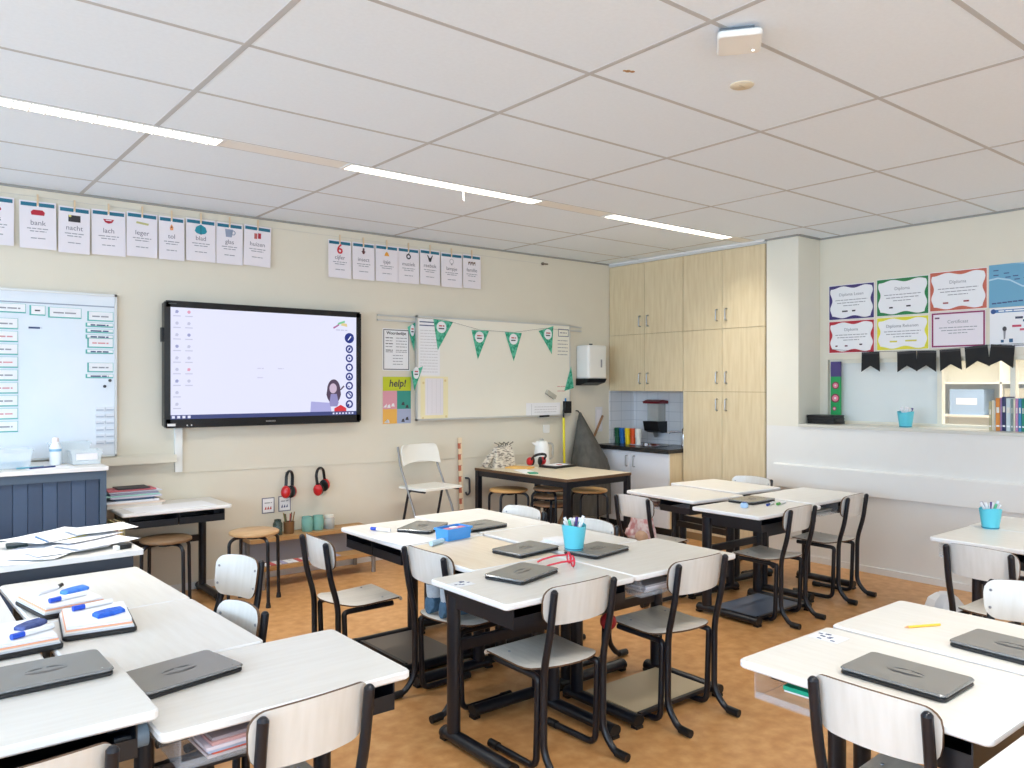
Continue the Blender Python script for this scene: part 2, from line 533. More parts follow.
# ------------------------------------------------------------------ desks
ZT = .68
K = 1.018
def make_desk(L, D, z, tray, warm=False, plate=True, knob=False):
    t = bpy.data.objects.new('student_desk', None)
    C.objects.link(t)
    top = M_topwarm if warm else M_top
    m = MB(); m.rbox(0, 0, L - .006, D - .006, z - .024, z, .022, .005, M_edge, topm=top); m.build('desktop', t)
    lx, ly = L / 2 - .075, D / 2 - .075
    for s in (-1, 1):
        m = MB()
        pts = [(s * lx + .026 * math.cos(2 * PI * i / 14), ly + .034 * math.sin(2 * PI * i / 14)) for i in range(14)]
        m.loft([[(p[0], p[1], .03) for p in pts], [(p[0], p[1], z - .06) for p in pts]], M_frame)
        m.box(s * lx - .022, s * lx + .022, -D / 2 + .10, D / 2 - .05, z - .066, z - .025, M_frame)
        m.build('leg', t)
        m = MB()
        def prof(y, k=1.0):
            out = []
            for i in range(14):
                a = 2 * PI * i / 14
                out.append((s * lx + .031 * k * math.cos(a), y, .0335 + .024 * k * math.sin(a)))
            return out
        m.loft([prof(D / 2 - .03), prof(-D / 2 + .07)], M_frame)
        f = m.build('foot', t)
        for ya, yb in ((D / 2 - .03, D / 2 - .012), (-D / 2 + .052, -D / 2 + .07)):
            m = MB()
            m.loft([prof(ya, 1.06), prof(yb, 1.06)], M_cap)
            m.box(s * lx - .02, s * lx + .02, min(ya, yb) - .005, max(ya, yb) + .012, 0.001, .014, M_cap)
            m.build('foot_cap', f)
    m = MB()
    m.box(-lx + .02, lx - .02, ly - .012, ly + .012, z - .30, z - .255, M_frame)
    m.box(-lx + .02, lx - .02, ly - .014, ly + .014, z - .066, z - .026, M_frame)
    m.build('crossbar', t, smooth=0)
    if plate:
        m = MB()
        m.box(-lx + .034, lx - .034, -D / 2 + .094, D / 2 - .10, .040, .048, plate)
        m.build('footboard', t, smooth=0)
        m = MB(); m.box(-lx + .034, lx - .034, -D / 2 + .074, -D / 2 + .094, .036, .052, M_frame); m.build('footboard_rail', t, smooth=0)
    x0, x1, y0, y1, za, zb = -L / 2 + .05, L / 2 - .05, -D / 2 + .02, D / 2 - .13, z - .105, z - .029
    for a, b, left in ((x0, -.004, True), (.004, x1, False)):
        tm = M_clear if (tray == 'clear' and left) else M_tray
        m = MB()
        m.box(a, b, y0, y1, za, za + .004, tm)
        m.box(a, a + .004, y0, y1, za + .004, zb, tm)
        m.box(b - .004, b, y0, y1, za + .004, zb, tm)
        m.box(a + .004, b - .004, y1 - .004, y1, za + .004, zb, tm)
        m.box(a + .004, b - .004, y0, y0 + .004, za + .004, za + (.020 if tm is M_clear else .045), tm)
        m.build('drawer_tray', t, smooth=0)
    if knob:
        m = MB(); m.tube([(L / 2 - .05, -D / 2 + .07, z - .075), (L / 2 - .018, -D / 2 + .07, z - .075)], .027, M_knob, 18)
        m.tube([(L / 2 - .09, -D / 2 + .07, z - .075), (L / 2 - .05, -D / 2 + .07, z - .075)], .010, M_frame, 8)
        m.build('crank_knob', t)
    return t

M_plate2 = mat('footboard_beige', (190, 172, 140), .45)
M_plate3 = mat('footboard_blue', (84, 96, 116), .4)
def desk(cx, cy, L, D, side, label, tray='dark', z=ZT, rz=0, knob=False, warm=False, group='student desks', plate=False):
    t = make_desk(L * K, D * K, z, tray, warm, plate, knob)
    t.location = (cx * K, cy * K, 0)
    t.rotation_euler = (0, 0, R({'-y': 0, '+x': 90, '-x': -90, '+y': 180}[side] + rz))
    tag(t, label, 'desk', group)
    return t

desk(2.285, 3.715, .68, .505, '-x', 'far left desk of the middle island, under a closed laptop and white sheet', knob=True, plate=M_plate)
desk(2.803, 3.775, .70, .505, '+x', 'farthest desk of the middle island, nearest to the tall folding chair')
desk(2.257, 3.062, .612, .505, '-x', 'student desk with tan worn top where the grey slippers sit on the tucked chair', warm=True)
desk(2.802, 3.090, .662, .515, '+x', 'middle island desk carrying the white tissue behind the turquoise bucket')
desk(2.125, 2.500, .69, .51, '-y', 'nearest desk of the middle island, dark tray, printed sticker on its left corner')
desk(2.822, 2.505, .700, .51, '-y', 'middle island desk with clear paper tray, right end beyond the red glasses', 'clear', plate=M_plate2)
desk(4.590, 3.720, .68, .52, '-x', 'wall island desk with brown booklets in its tray, by the pink bag chair', 'clear', z=.69, rz=-5)
desk(5.180, 3.800, .68, .51, '+x', 'wall island desk closest to the tall maple cabinet', z=.69, rz=-5)
desk(4.450, 3.015, .70, .51, '-y', 'wall island desk carrying the laptop and blue marker, footboard below', z=.69, plate=M_plate3)
desk(5.195, 3.105, .70, .50, '-y', 'wall island desk whose end nearly touches the right wall', 'clear', z=.69)
desk(2.205, 1.055, .68, .50, '-x', 'near right desk with green folder in its clear tray and a whole laptop', 'clear')
desk(2.720, 1.060, .68, .49, '+x', 'near student desk with the yellow pencil and the half-seen laptop')
desk(2.130, .440, .70, .50, '-y', 'bare desk corner cut off at the bottom right corner of the view')
desk(4.555, 1.540, .69, .51, '-x', 'desk at the right edge with papers in its tray above a chair back', 'clear')
desk(5.070, 1.550, .69, .51, '+x', 'student desk against the right wall carrying the turquoise pen bucket')
desk(.845, 2.150, .670, .495, '-y', 'near left desk with half-hidden laptop and stuffed clear tray below', 'clear')
desk(.175, 2.165, .70, .47, '-y', 'raised desk with crank knob in the bottom left corner of the view', z=.73, knob=True)
desk(.690, 2.728, .655, .52, '+x', 'left table desk carrying the nearest notebook stack with bright blue cloth', rz=2)
desk(.667, 3.397, .682, .52, '+x', 'left table desk carrying the farthest notebook stack, touching the strewn desk', rz=2)
desk(.150, 2.760, .65, .50, '-x', 'desk at the left edge under the notebook stack with navy cloth')
desk(.140, 3.425, .65, .50, '-x', 'bare desk at the left edge of the view beside the strewn desk')
desk(1.595 / K, 5.718 / K, .705 / K, .49 / K, '-y', 'desk against the back wall with magazine stack, right of the slate cabinet', z=.665, plate=False, group='desks along the walls')

# ------------------------------------------------------------------ chairs
def make_chair(kx=1.0, bh=.150, z0=.575):
    t = bpy.data.objects.new('school_chair', None)
    C.objects.link(t)
    # seat: straight rolled front edge, round back
    m = MB()
    W = .178 * kx
    out = [(-W, .175), (-W * .99, -.02)]
    for i in range(0, 13):
        a = PI + PI * i / 12
        out.append((W * .99 * math.cos(a) * (1 if True else 1), -.06 + .125 * math.sin(a)))
    out += [(W * .99, -.02), (W, .175)]
    def zs(x, y, d):
        z = .402 - .010 * math.exp(-((y + .02) / .09) ** 2) + .012 * max(0, (-y - .08) / .1)
        return z - d
    n = len(out)
    ring = lambda d, k: [(x * k, y * k if y < 0 else y, zs(x, y, d)) for x, y in out]
    fr = lambda d: [(W, .175, zs(0, .175, d))]
    rings = [ring(.011, .97), ring(.009, 1.0), ring(.002, 1.0), ring(0, .985)]
    vs = [[m.bm.verts.new(p) for p in r] for r in rings]
    ie, it = m.mi(M_plyedge), m.mi(M_seat)
    for k, (a, b) in enumerate(zip(vs, vs[1:])):
        for i in range(n):
            j = (i + 1) % n
            f = m.bm.faces.new((a[i], a[j], b[j], b[i])); f.material_index = ie if k == 1 else it
    f = m.bm.faces.new(list(reversed(vs[0]))); f.material_index = it
    f = m.bm.faces.new(vs[-1]); f.material_index = it
    # rolled front lip
    lip = []
    for k in range(5):
        a = PI / 2 * k / 4
        yy, zz = .175 + .018 * math.sin(a), .402 - .018 * (1 - math.cos(a))
        lip.append([(-W, yy, zz), (W, yy, zz), (W, yy - .006 * math.sin(a) , zz - .009 + .003 * math.sin(a)), (-W, yy - .006 * math.sin(a), zz - .009 + .003 * math.sin(a))])
    m.loft(lip, M_seat)
    for sx in (-.12, .12):
        for sy in (.10, -.07):
            m.lathe([(.006, .0), (.005, .0025)], M_rivet, 8, at=(sx, sy, .393 if sy < 0 else .401))
    m.build('seat', t, smooth=50)
    # backrest: bent plywood shell
    m = MB()
    NU, NV = 20, 10
    bw = .188 * kx
    def pos(u, v, d):
        # u,v in -1..1 mapped to a rounded rectangle
        rc = .05
        hh = bh / 2
        y = v * hh
        over = max(0, abs(y) - (hh - rc))
        ins = rc - math.sqrt(max(rc * rc - over * over, 0)) if over > 0 else 0
        hw = bw - ins - .010 * (1 - v) / 2
        x = u * hw
        yy = -.190 - .16 * (z0 + hh + y - .40) * .9 + .012 + 1.30 * x * x
        return (x, yy + d, z0 + hh + y + (.006 * (1 - u * u) if v > .9 else 0))
    vv = [-1, -.97, -.9, -.78, -.6, -.3, 0, .3, .6, .78, .9, .97, 1]
    uu = [-1 + 2 * i / NU for i in range(NU + 1)]
    front = [[m.bm.verts.new(pos(u, v, .005)) for u in uu] for v in vv]
    back = [[m.bm.verts.new(pos(u, v, -.005)) for u in uu] for v in vv]
    ib, ie = m.mi(M_ply), m.mi(M_plyedge)
    for g, flip in ((front, 0), (back, 1)):
        for a, b in zip(g, g[1:]):
            for i in range(NU):
                q = (a[i], a[i + 1], b[i + 1], b[i])
                f = m.bm.faces.new(q if not flip else tuple(reversed(q))); f.material_index = ib
    per = lambda g: [g[0][i] for i in range(NU + 1)] + [g[k][NU] for k in range(1, len(vv))] + [g[-1][i] for i in range(NU - 1, -1, -1)] + [g[k][0] for k in range(len(vv) - 2, 0, -1)]
    pf, pb = per(front), per(back)
    for i in range(len(pf)):
        j = (i + 1) % len(pf)
        f = m.bm.faces.new((pf[i], pf[j], pb[j], pb[i])); f.material_index = ie
    for sx in (-.158 * kx, .158 * kx):
        for zz in (z0 + bh * .28, z0 + bh * .72):
            yy = -.190 - .16 * (zz - .40) * .9 + .012 + 1.30 * sx * sx + .005
            m.tube([(sx, yy - .001, zz), (sx, yy + .0025, zz)], .0055, M_rivet, 8)
    m.build('backrest', t, smooth=40)
    for s in (-1, 1):
        x = s * .162 * kx
        m = MB()
        m.tube(fillet([(x, .165, .018), (x, -.112, .018), (x, -.124, .360), (x * .95, -.10, .3645), (x * .93, .15, .3675)], .045), .0135, M_frame, 10)
        bk = lambda z: -.190 - .16 * (z - .40) * .9 + 1.30 * x * x - .0145
        zt = z0 + bh * .90
        pts = fillet([(x * 1.03, -.275, .016), (x * 1.02, -.215, .020), (x, -.153, .09), (x, -.156, .40), (x, bk(z0 - .03), z0 - .03), (x, bk(zt), zt)], .05)
        m.tube(pts, .0145, M_frame, 10)
        m.tube([pts[-1], pts[-1] + Vector((0, -.001, .006)), pts[-1] + Vector((0, -.0015, .009))], .0142, M_frame, 10, r1=.006)
        fr = m.build('side_frame', t, smooth=50)
        m = MB()
        m.tube([(x, .12, .0185), (x, .172, .0185)], .0172, M_cap, 10)
        m.build('foot_cap', fr)
        m = MB()
        m.tube([(x * 1.025, -.225, .020), (x * 1.035, -.284, .0175)], .0175, M_cap, 10)
        m.build('foot_cap', fr)
    m = MB()
    m.tube([(-.15 * kx, .03, .366), (.15 * kx, .03, .366)], .009, M_frame, 8)
    m.build('crossbar', t)
    return t

chair0 = make_chair()
chair1 = make_chair(.72, .175, .535)
chair2 = make_chair(.90)
used = {0: False, 1: False, 2: False}
def chair(mx, my, face, label, group='school chairs', k=0):
    """mx, my: middle of the top of the back; face: heading of the sitter in degrees"""
    f = Vector((math.cos(R(face)), math.sin(R(face))))
    src = (chair0, chair1, chair2)[k]
    c = src if not used[k] else copy_tree(src)
    used[k] = True
    c.location = (mx * .985 + .215 * f.x, my * .985 + .215 * f.y, 0)
    c.rotation_euler = (0, 0, R(face - 90))
    return tag(c, label, 'chair', group)

chair(2.190, 2.262, 91, 'chair in the middle foreground with whole bluish seat, left of the red ear cup')
chair(2.902, 2.245, 90, 'chair with whole grey seat right of the red ear cup, beige footboard behind')
chair(2.015, 3.165, 1, 'school chair with grey-blue slippers on its seat')
chair(1.760, 3.783, -2, 'chair left of the middle island before the bench, seat fully visible', k=2)
chair(3.225, 3.860, 180, 'chair whose white back top peeks over the middle island left of the high table leg')
chair(3.225, 3.245, 180, 'chair whose white back top peeks over the middle island behind the turquoise bucket')
chair(4.130, 3.800, 0, 'school chair with the pink patterned bag on its seat', k=2)
chair(4.610, 2.790, 92, 'chair with its back turned at the wall island, left one of two', k=2)
chair(5.400, 2.850, 94, 'chair with its back turned at the wall island, nearest the right wall', k=2)
chair(5.760, 3.930, 180, 'chair seen only as a white top edge against the tall maple cabinet')
chair(4.095, 1.563, -5, 'chair with its back turned below the right edge desk with turquoise bucket', k=2)
chair(3.520, 1.140, 186, 'white chair at the right edge showing the riveted front of its back', k=2)
chair(1.975, 1.012, 0, 'large near chair at the bottom right before the whole laptop', k=2)
chair(.868, 1.848, 95, 'large near chair at the bottom left before the stuffed clear tray', k=2)
chair(.262, 1.880, 95, 'nearest school chair cut off by the bottom left corner', k=2)
chair(1.050, 2.850, 191, 'chair whose low white back barely shows above the left table edge', k=1)
chair(1.330, 3.640, 202, 'white-backed chair by the left table, in front of the light stool', k=1)
# table foot for the far desk is part of each desk above
# ------------------------------------------------------------------ cabinets on the right
def handle_mesh(y, zc, x, ln=.105):
    m = MB()
    m.tube(fillet([(x, y, zc - ln / 2), (x - .028, y, zc - ln / 2), (x - .028, y, zc + ln / 2), (x, y, zc + ln / 2)], .012), .0055, M_metal, 8)
    return m
def cabinet_door(t, ya, yb, za, zb, hy, hz, x, fm=M_birch):
    m = MB(); m.box(x - .019, x, ya + .002, yb - .002, za + .002, zb - .002, fm)
    d = m.build('door', t, smooth=0)
    handle_mesh(hy, hz, x - .019).build('handle', d)
z0, z1, z2, z3 = .07, 1.418, 2.0, 2.728
ym = 4.532
t = thing('tall_cabinet', 'floor-to-ceiling maple cabinet of six doors standing beside the sink', 'cabinet')
m = MB(); m.box(XC, 6.69, 4.080, 4.985, 0.0, 2.728, M_birchedge); m.build('body', t, smooth=0)
for ya, yb, s in ((4.080, ym, -1), (ym, 4.985, 1)):
    hy = ym + s * .052
    cabinet_door(t, ya, yb, z0, z1, hy, z1 - .12, XC, M_birch)
    cabinet_door(t, ya, yb, z1, z2, hy, z1 + .13, XC, M_birch)
    cabinet_door(t, ya, yb, z2, z3, hy, z2 + .13, XC, M_birch)
m = MB(); m.box(XC - .02, 6.69, 4.080, 4.985, 2.730, 2.742, M_skirt); m.build('top_filler', t, smooth=0)
t = thing('wall_cabinet', 'maple wall cabinet of four doors hung above the sink', 'cabinet')
m = MB(); m.box(XC, 6.515, 4.988, 5.975, 1.418, 2.728, M_birchedge); m.build('body', t, smooth=0)
ym2 = 5.482
for ya, yb, s in ((4.988, ym2, -1), (ym2, 5.975, 1)):
    hy = ym2 + s * .052
    cabinet_door(t, ya, yb, z1, z2, hy, z1 + .13, XC)
    cabinet_door(t, ya, yb, z2, z3, hy, z2 + .13, XC)
m = MB(); m.box(XC - .02, 6.515, 4.988, 5.975, 2.730, 2.742, M_skirt); m.build('top_filler', t, smooth=0)
m = MB(); m.box(XC - .03, 6.7, 4.08, YB, 2.744, H, M_skirt); struct(m.build('trim_6', smooth=0))
# sink unit
M_kit = mat('kitchen_white', (228, 230, 234), .35)
t = thing('sink_cabinet', 'white two-door base cabinet below the black sink worktop', 'cabinet')
m = MB(); m.box(5.965, 6.515, 5.0, 5.018, .10, .822, M_birch); m.box(5.965, 6.515, 5.954, 5.972, .10, .822, M_kit); m.box(6.50, 6.515, 5.018, 5.954, .10, .822, M_kit); m.box(5.965, 6.50, 5.018, 5.954, .10, .118, M_kit); m.box(6.0, 6.515, 5.01, 5.972, 0, .10, M_cap); m.build('body', t, smooth=0)
for ya, yb, s in ((5.0, 5.486, -1), (5.486, 5.972, 1)):
    cabinet_door(t, ya, yb, .105, .818, 5.486 + s * .05, .72, 5.965, M_kit)
t = thing('worktop', 'black speckled worktop with inset steel sink', 'worktop')
m = MB()
bx0, bx1, by0, by1 = 6.10, 6.40, 5.33, 5.70
for (a, b, c, d) in ((5.925, bx0, 4.99, 5.972), (bx1, 6.515, 4.99, 5.972), (bx0, bx1, 4.99, by0), (bx0, bx1, by1, 5.972)):
    m.box(a, b, c, d, .824, .862, M_granite)
m.build('slab', t, smooth=0)
m = MB()
def rr(z, ins, r=.05):
    w, d = (bx1 - bx0) / 2 - ins, (by1 - by0) / 2 - ins
    cx, cy = (bx0 + bx1) / 2, (by0 + by1) / 2
    return [(cx + sx * (w - r) + r * math.cos(PI / 2 * (k + i / 4)), cy + sy * (d - r) + r * math.sin(PI / 2 * (k + i / 4)), z)
            for k, (sx, sy) in enumerate(((1, 1), (-1, 1), (-1, -1), (1, -1))) for i in range(5)]
m.loft([rr(.866, -.018), rr(.866, .006), rr(.80, .014), rr(.70, .03)], M_chrome, cap0=False)
m.build('sink_bowl', t)
m = MB()
m.lathe([(.026, 0), (.026, .01), (.021, .02), (.019, .15), (.021, .165), (.012, .175)], M_chrome, 16, at=(6.44, 5.22, .8625))
m.tube(fillet([(6.44, 5.22, .995), (6.43, 5.26, 1.005), (6.40, 5.36, 1.0), (6.395, 5.372, .985)], .03), .010, M_chrome, 10)
t = tag(m.build('tap'), 'chrome mixer tap at the right end of the black worktop', 'tap')
m = MB(); m.tube([(6.44, 5.22, 1.036), (6.43, 5.20, 1.055), (6.42, 5.16, 1.065)], .012, M_frame, 8); m.build('lever', t)
# soap dispenser on the tiles
t = thing('dispenser', 'wall dispenser with red lid, clear column and black holder on the sink tiles', 'dispenser')
m = MB(); m.box(6.40, 6.512, 5.52, 5.67, 1.10, 1.29, glassy('clear_smoke', (206, 206, 198), .45)); m.build('column', t, smooth=0)
m = MB(); m.prism([(6.375, 1.285), (6.515, 1.285), (6.515, 1.315), (6.43, 1.325), (6.36, 1.305)], 'y', 5.485, 5.705, mat('dark_red_plastic', (124, 22, 34), .35)); m.build('lid', t, smooth=0)
m = MB(); m.prism([(6.36, 1.10), (6.515, 1.10), (6.515, .98), (6.44, .98), (6.385, 1.0)], 'y', 5.50, 5.70, M_cap); m.build('holder', t, smooth=0)
m = MB(); m.lathe([(.03, .0), (.022, -.03), (.014, -.05)], M_metal, 14, at=(6.45, 5.60, .98)); m.build('spout', t)
# coloured beakers in stacks
for (y, rgb, nm) in ((5.925, (8, 84, 52), 'dark green'), (5.855, (22, 98, 170), 'blue'), (5.775, (240, 206, 20), 'yellow'), (5.705, (214, 78, 26), 'orange-red'), (5.632, (232, 230, 220), 'cream white')):
    m = MB()
    mm = mat('beaker_' + nm.replace(' ', '_'), rgb, .3)
    pr = []
    for k in range(7):
        pr += [(.030 + .0015 * k, .012 * k + (.0 if k == 0 else .006 + .0)), (.034 + .0012 * k, .012 * k + .011)]
    pr = [(.026, 0), (.030, .07), (.034, .072), (.0345, .09), (.031, .092), (.0345, .105), (.035, .12), (.0315, .122), (.035, .135), (.0355, .162), (.033, .162), (.030, .08)]
    m.lathe(pr, mm, 20)
    tag(m.build('beaker', loc=(6.215, y, .863)), nm + ' plastic beaker in the row on the sink worktop', 'beaker', 'coloured beakers by the sink')

# ------------------------------------------------------------------ interactive display on the back wall
t = thing('interactive_display', 'large black-framed touch screen switched on, mounted on the back wall', 'screen', (2.378, YB, 1.628))
hw, hh, dep = .768, .450, .098
M_bez = mat('screen_bezel', (16, 16, 20), .25)
def onscreen(name, rgb, st=1.15):
    return mat('screen_' + name, (14, 14, 18), .35, emit=rgb, estr=st)
m = MB()
ins_l, ins_t, ins_b = .042, .045, .062
m.prism([(-hw + r_ * 0, z_) for r_, z_ in ()] or [(-hw, -hh + .02), (-hw + .02, -hh), (hw - .02, -hh), (hw, -hh + .02), (hw, hh - .02), (hw - .02, hh), (-hw + .02, hh), (-hw, hh - .02)], 'y', -dep + .012, -.035, M_bez)
for (a, b, c, d) in ((-hw, -hw + ins_l, -hh + .012, hh - .012), (hw - ins_l, hw, -hh + .012, hh - .012), (-hw + .012, hw - .012, hh - ins_t, hh), (-hw + .012, hw - .012, -hh, -hh + ins_b)):
    m.box(a, b, -dep, -dep + .014, c, d, M_bez)
m.box(-hw - .012, -hw + .002, -dep + .03, -dep + .06, .16, .26, M_bez)
m.build('bezel', t, smooth=0)
m = MB(); m.box(-.3, .3, -.036, -.001, -.25, .25, M_cap); m.build('wall_mount', t, smooth=0)
sx0, sx1, sz0, sz1 = -hw + ins_l, hw - ins_l, -hh + ins_b, hh - ins_t
yf = -dep + .006
M_scr = onscreen('white', (229, 231, 255), .92)
m = MB(); m.box(sx0, sx1, yf, yf + .004, sz0, sz1, M_scr); m.build('screen', t, smooth=0)
m = MB(); m.box(sx0, sx1, yf - .001, yf, sz0, sz0 + .030, onscreen('taskbar', (72, 84, 150), .6))
for i in range(4):
    rect(m, sx0 + .01 + i * .036, sx0 + .03 + i * .036, sz0 + .006, sz0 + .024, yf - .001, M_scr)
for i in range(7):
    rect(m, sx1 - .21 + i * .028, sx1 - .195 + i * .028, sz0 + .008, sz0 + .020, yf - .001, M_scr)
m.build('taskbar', t, smooth=0)
M_icb, M_icr, M_icg = onscreen('icon_blue', (160, 166, 210), .85), onscreen('icon_red', (232, 164, 190), .85), onscreen('icon_grey', (198, 200, 226), .88)
for c_ in range(2):
    for r_ in range(9 if c_ == 0 else 7):
        x, z = sx0 + .045 + .082 * c_, sz1 - .04 - .082 * r_
        m = MB()
        mm = M_icr if (c_ == 1 and r_ in (0, 5)) else (M_icb if (r_ + c_) % 3 == 0 else M_icg)
        if (r_ + c_) % 2:
            disc(m, x, z + .010, .012, yf, mm, 10)
        else:
            m.prism([(x - .012, z), (x + .004, z - .002), (x + .013, z + .012), (x + .002, z + .022), (x - .010, z + .018)], 'y', yf - .0006, yf, mm)
        rect(m, x - .026, x + .026, z - .024, z - .017, yf, M_icg)
        m.build('desktop_icon', t, smooth=0)
M_tb, M_tbl = onscreen('tool_blue', (14, 44, 140), .75), onscreen('tool_light', (236, 240, 255), .95)
for k in range(8):
    m = MB()
    x, z, r_ = sx1 - .062, .235 - .0745 * k - (.015 if k else 0), (.042 if k == 0 else .033)
    if k == 0:
        disc(m, x, z, r_, yf, M_tb, 18)
        m.prism([(x - .016, z - .018), (x - .008, z - .02), (x + .018, z + .012), (x + .010, z + .018)], 'y', yf - .0012, yf - .0006, M_tbl)
    else:
        ringshape(m, x, z, r_ * .60, r_, yf, M_tb)
        sh = {1: [(-.4, -.5), (.2, -.2), (.4, .5), (-.2, .3)], 2: [(-.2, -.2), (.2, -.2), (.2, .2), (-.2, .2)], 3: [(-.1, -.1), (.1, -.1), (.1, .1), (-.1, .1)], 4: [(-.45, -.4), (.45, -.4), (0, .45)],
              5: [(-.5, 0), (0, -.5), (.1, -.1)], 6: [(-.4, .4), (.4, -.4), (.5, -.1), (-.1, .5)], 7: [(-.5, -.5), (.0, -.5), (.0, 0), (-.5, .1)]}[k]
        m.prism([(x + a * r_, z + b * r_) for a, b in sh], 'y', yf - .0006, yf, M_tb)
    m.build('tool_button', t, smooth=0)
# the picture shown on the screen: a person with long brown hair beside a lilac desk
m = MB()
px, pz = sx1 - .20, sz0 + .10
Mh, Mf, Md = onscreen('hair', (84, 66, 92), .8), onscreen('face', (212, 190, 214), .85), onscreen('dress', (150, 146, 200), .85)
m.prism([(px + .058 * math.cos(a) * (1.0 if math.sin(a) > -.2 else 1.15), pz + .10 + .088 * math.sin(a) * (1.0 if math.sin(a) > 0 else 1.25)) for a in [2 * PI * i / 20 for i in range(20)]], 'y', yf - .0006, yf, Mh)
disc(m, px - .006, pz + .115, .040, yf - .0006, Mf, 16, sx=.8)
m.prism([(px - .026, pz + .07), (px + .026, pz + .07), (px + .042, pz), (px + .03, pz - .03), (px - .03, pz - .03), (px - .038, pz)], 'y', yf - .0014, yf - .0006, Md)
m.prism([(px - .20, pz - .07), (px - .02, pz - .07), (px - .035, pz + .0), (px - .195, pz + .012)], 'y', yf - .0010, yf, onscreen('desk_lilac', (178, 178, 232), .85))
m.prism([(px + .004, pz - .07), (px + .11, pz - .07), (px + .11, pz - .045), (px + .06, pz - .018), (px + .005, pz - .045)], 'y', yf - .0018, yf - .0010, onscreen('red_cap', (222, 48, 60), .85))
m.prism([(px + .055, pz + .105), (px + .062, pz + .098), (px + .095, pz + .13), (px + .085, pz + .138)], 'y', yf - .0006, yf, Mh)
m.build('shown_picture', t, smooth=0)
m = MB()
lx, lz = sx1 - .20, sz1 - .10
for (p, c_) in (([(0, 0), (.05, .03), (.045, .04), (-.005, .012)], (170, 90, 150)), ([(.03, .03), (.10, .055), (.095, .07), (.04, .05)], (120, 200, 150)), ([(.06, .03), (.12, .02), (.115, .045), (.075, .05)], (226, 206, 150))):
    m.prism([(lx + a, lz + b) for a, b in p], 'y', yf - .0006, yf, onscreen('mark_%d' % c_[0], c_, .9))
scribble(m, lx + .02, lx + .12, lz - .008, yf, M_icg, .008)
for (a, b) in ((-.1, -.02), (.06, -.02), (-.1, -.09)):
    scribble(m, a, a + .05, b, yf, onscreen('faint', (208, 208, 236), .9), .008)
m.build('screen_print', t, smooth=0)
m = MB()
rect(m, -hw + .02, -hw + .075, -hh + .014, -hh + .032, -dep, M_edge)
for i in range(2):
    disc(m, -hw + .155 + .03 * i, -hh + .018, .005, -dep, M_edge, 8)
for i in range(7):
    rect(m, -.035 + i * .011, -.027 + i * .011, -hh + .026, -hh + .036, -dep, M_metal)
for i in range(6):
    rect(m, -hw + .03 + i * .009, -hw + .036 + i * .009, hh - .024, hh - .017, -dep, mat('bezel_print', (84, 88, 84), .5))
m.build('maker_mark', t, smooth=0)

# ------------------------------------------------------------------ left whiteboard
M_board = noise_mat('whiteboard', (226, 231, 236), (216, 226, 236), nscale=2.2, rough=0.22, spec=.5)
M_alu = mat('aluminium', (206, 206, 204), .35, .5)
t = thing('whiteboard', 'large whiteboard with teal-edged label strips, left of the touch screen', 'whiteboard', (.0, YB, 1.549))
m = MB(); m.box(-1.3, 1.312, -.018, -.002, -.546, .546, M_board); m.build('board', t, smooth=0)
m = MB()
for (a, b, c, d) in ((-1.31, 1.322, .536, .552), (-1.31, 1.322, -.552, -.540), (-1.31, -1.296, -.552, .552), (1.308, 1.322, -.552, .552)):
    m.box(a, b, -.024, -.001, c, d, M_alu)
m.build('frame', t, smooth=0)
m = MB(); m.box(-1.29, 1.306, -.0195, -.018, .462, .470, mat('board_line', (150, 160, 176), .5)); m.build('printed_line', t, smooth=0)
M_tealedge = mat('label_edge_teal', (92, 176, 168), .5)
M_inkpink = mat('ink_pink_print', (214, 150, 152), .7)
def strip(x0, x1, z0, z1, label, ink, lines=1):
    o = MB()
    w, h = x1 - x0, z1 - z0
    o.box(0, w, -.0015, 0, 0, h, M_tealedge)
    rect(o, .010, w - .003, .008, h - .002, -.0015, M_paper)
    for k in range(lines):
        scribble(o, .03, w - .03, h * (k + 1) / (lines + 1), -.0021, ink, .009)
    o = o.build('magnetic_label', loc=(x0, YB - .0185, 1.549 + z0), smooth=0)
    tag(o, label, 'label', 'magnetic labels on the whiteboard')
ordn = ['topmost', 'second', 'third', 'fourth', 'fifth', 'sixth', 'seventh', 'eighth', 'ninth']
for k in range(9):
    z1_ = .36 - .082 * k
    strip(.42, .742, z1_ - .07, z1_, 'left-column label strip on the whiteboard, %s from its top' % ordn[k], M_inkpink if k % 2 else M_inkgrey)
strip(.42, .785, .395, .455, 'long paper label in the top row of the whiteboard, left of the small square one', M_inkgrey)
strip(.805, .895, .385, .450, 'small square paper label in the top row of the whiteboard', M_ink)
strip(.910, 1.105, .375, .445, 'teal-edged label in the top row right of the small square one', M_inkgrey)
for k, zz in enumerate((.40, .22, .055)):
    strip(1.140, 1.30, zz - .035, zz + .03, 'thick boxed label in the right column of the whiteboard, %s from top' % ordn[k], (M_inkgrey, M_inkpink, M_inkgrey)[k])
    for q in range((3, 1, 1)[k]):
        strip(1.130, 1.30, zz - .075 - .04 * q, zz - .047 - .04 * q, 'thin label strip on the whiteboard, %s the %s thick boxed label' % (('just below', 'second below', 'third below')[q], ordn[k]), M_inkblue)
m = MB()
scribble(m, .80, .875, .305, -.0185, M_inkblue, .012)
m.build('handwriting', t, smooth=0)
for k, (x, z) in enumerate(((1.246, -.075), (1.279, -.035))):
    o = MB(); o.tube([(0, 0, 0), (0, -.008, 0)], .010, M_ink, 12)
    tag(o.build('magnet', loc=(x, YB - .0185, 1.549 + z)), 'dark round magnet on the whiteboard, %s of a pair' % ('lower left', 'upper right')[k], 'magnet', 'dark magnets')
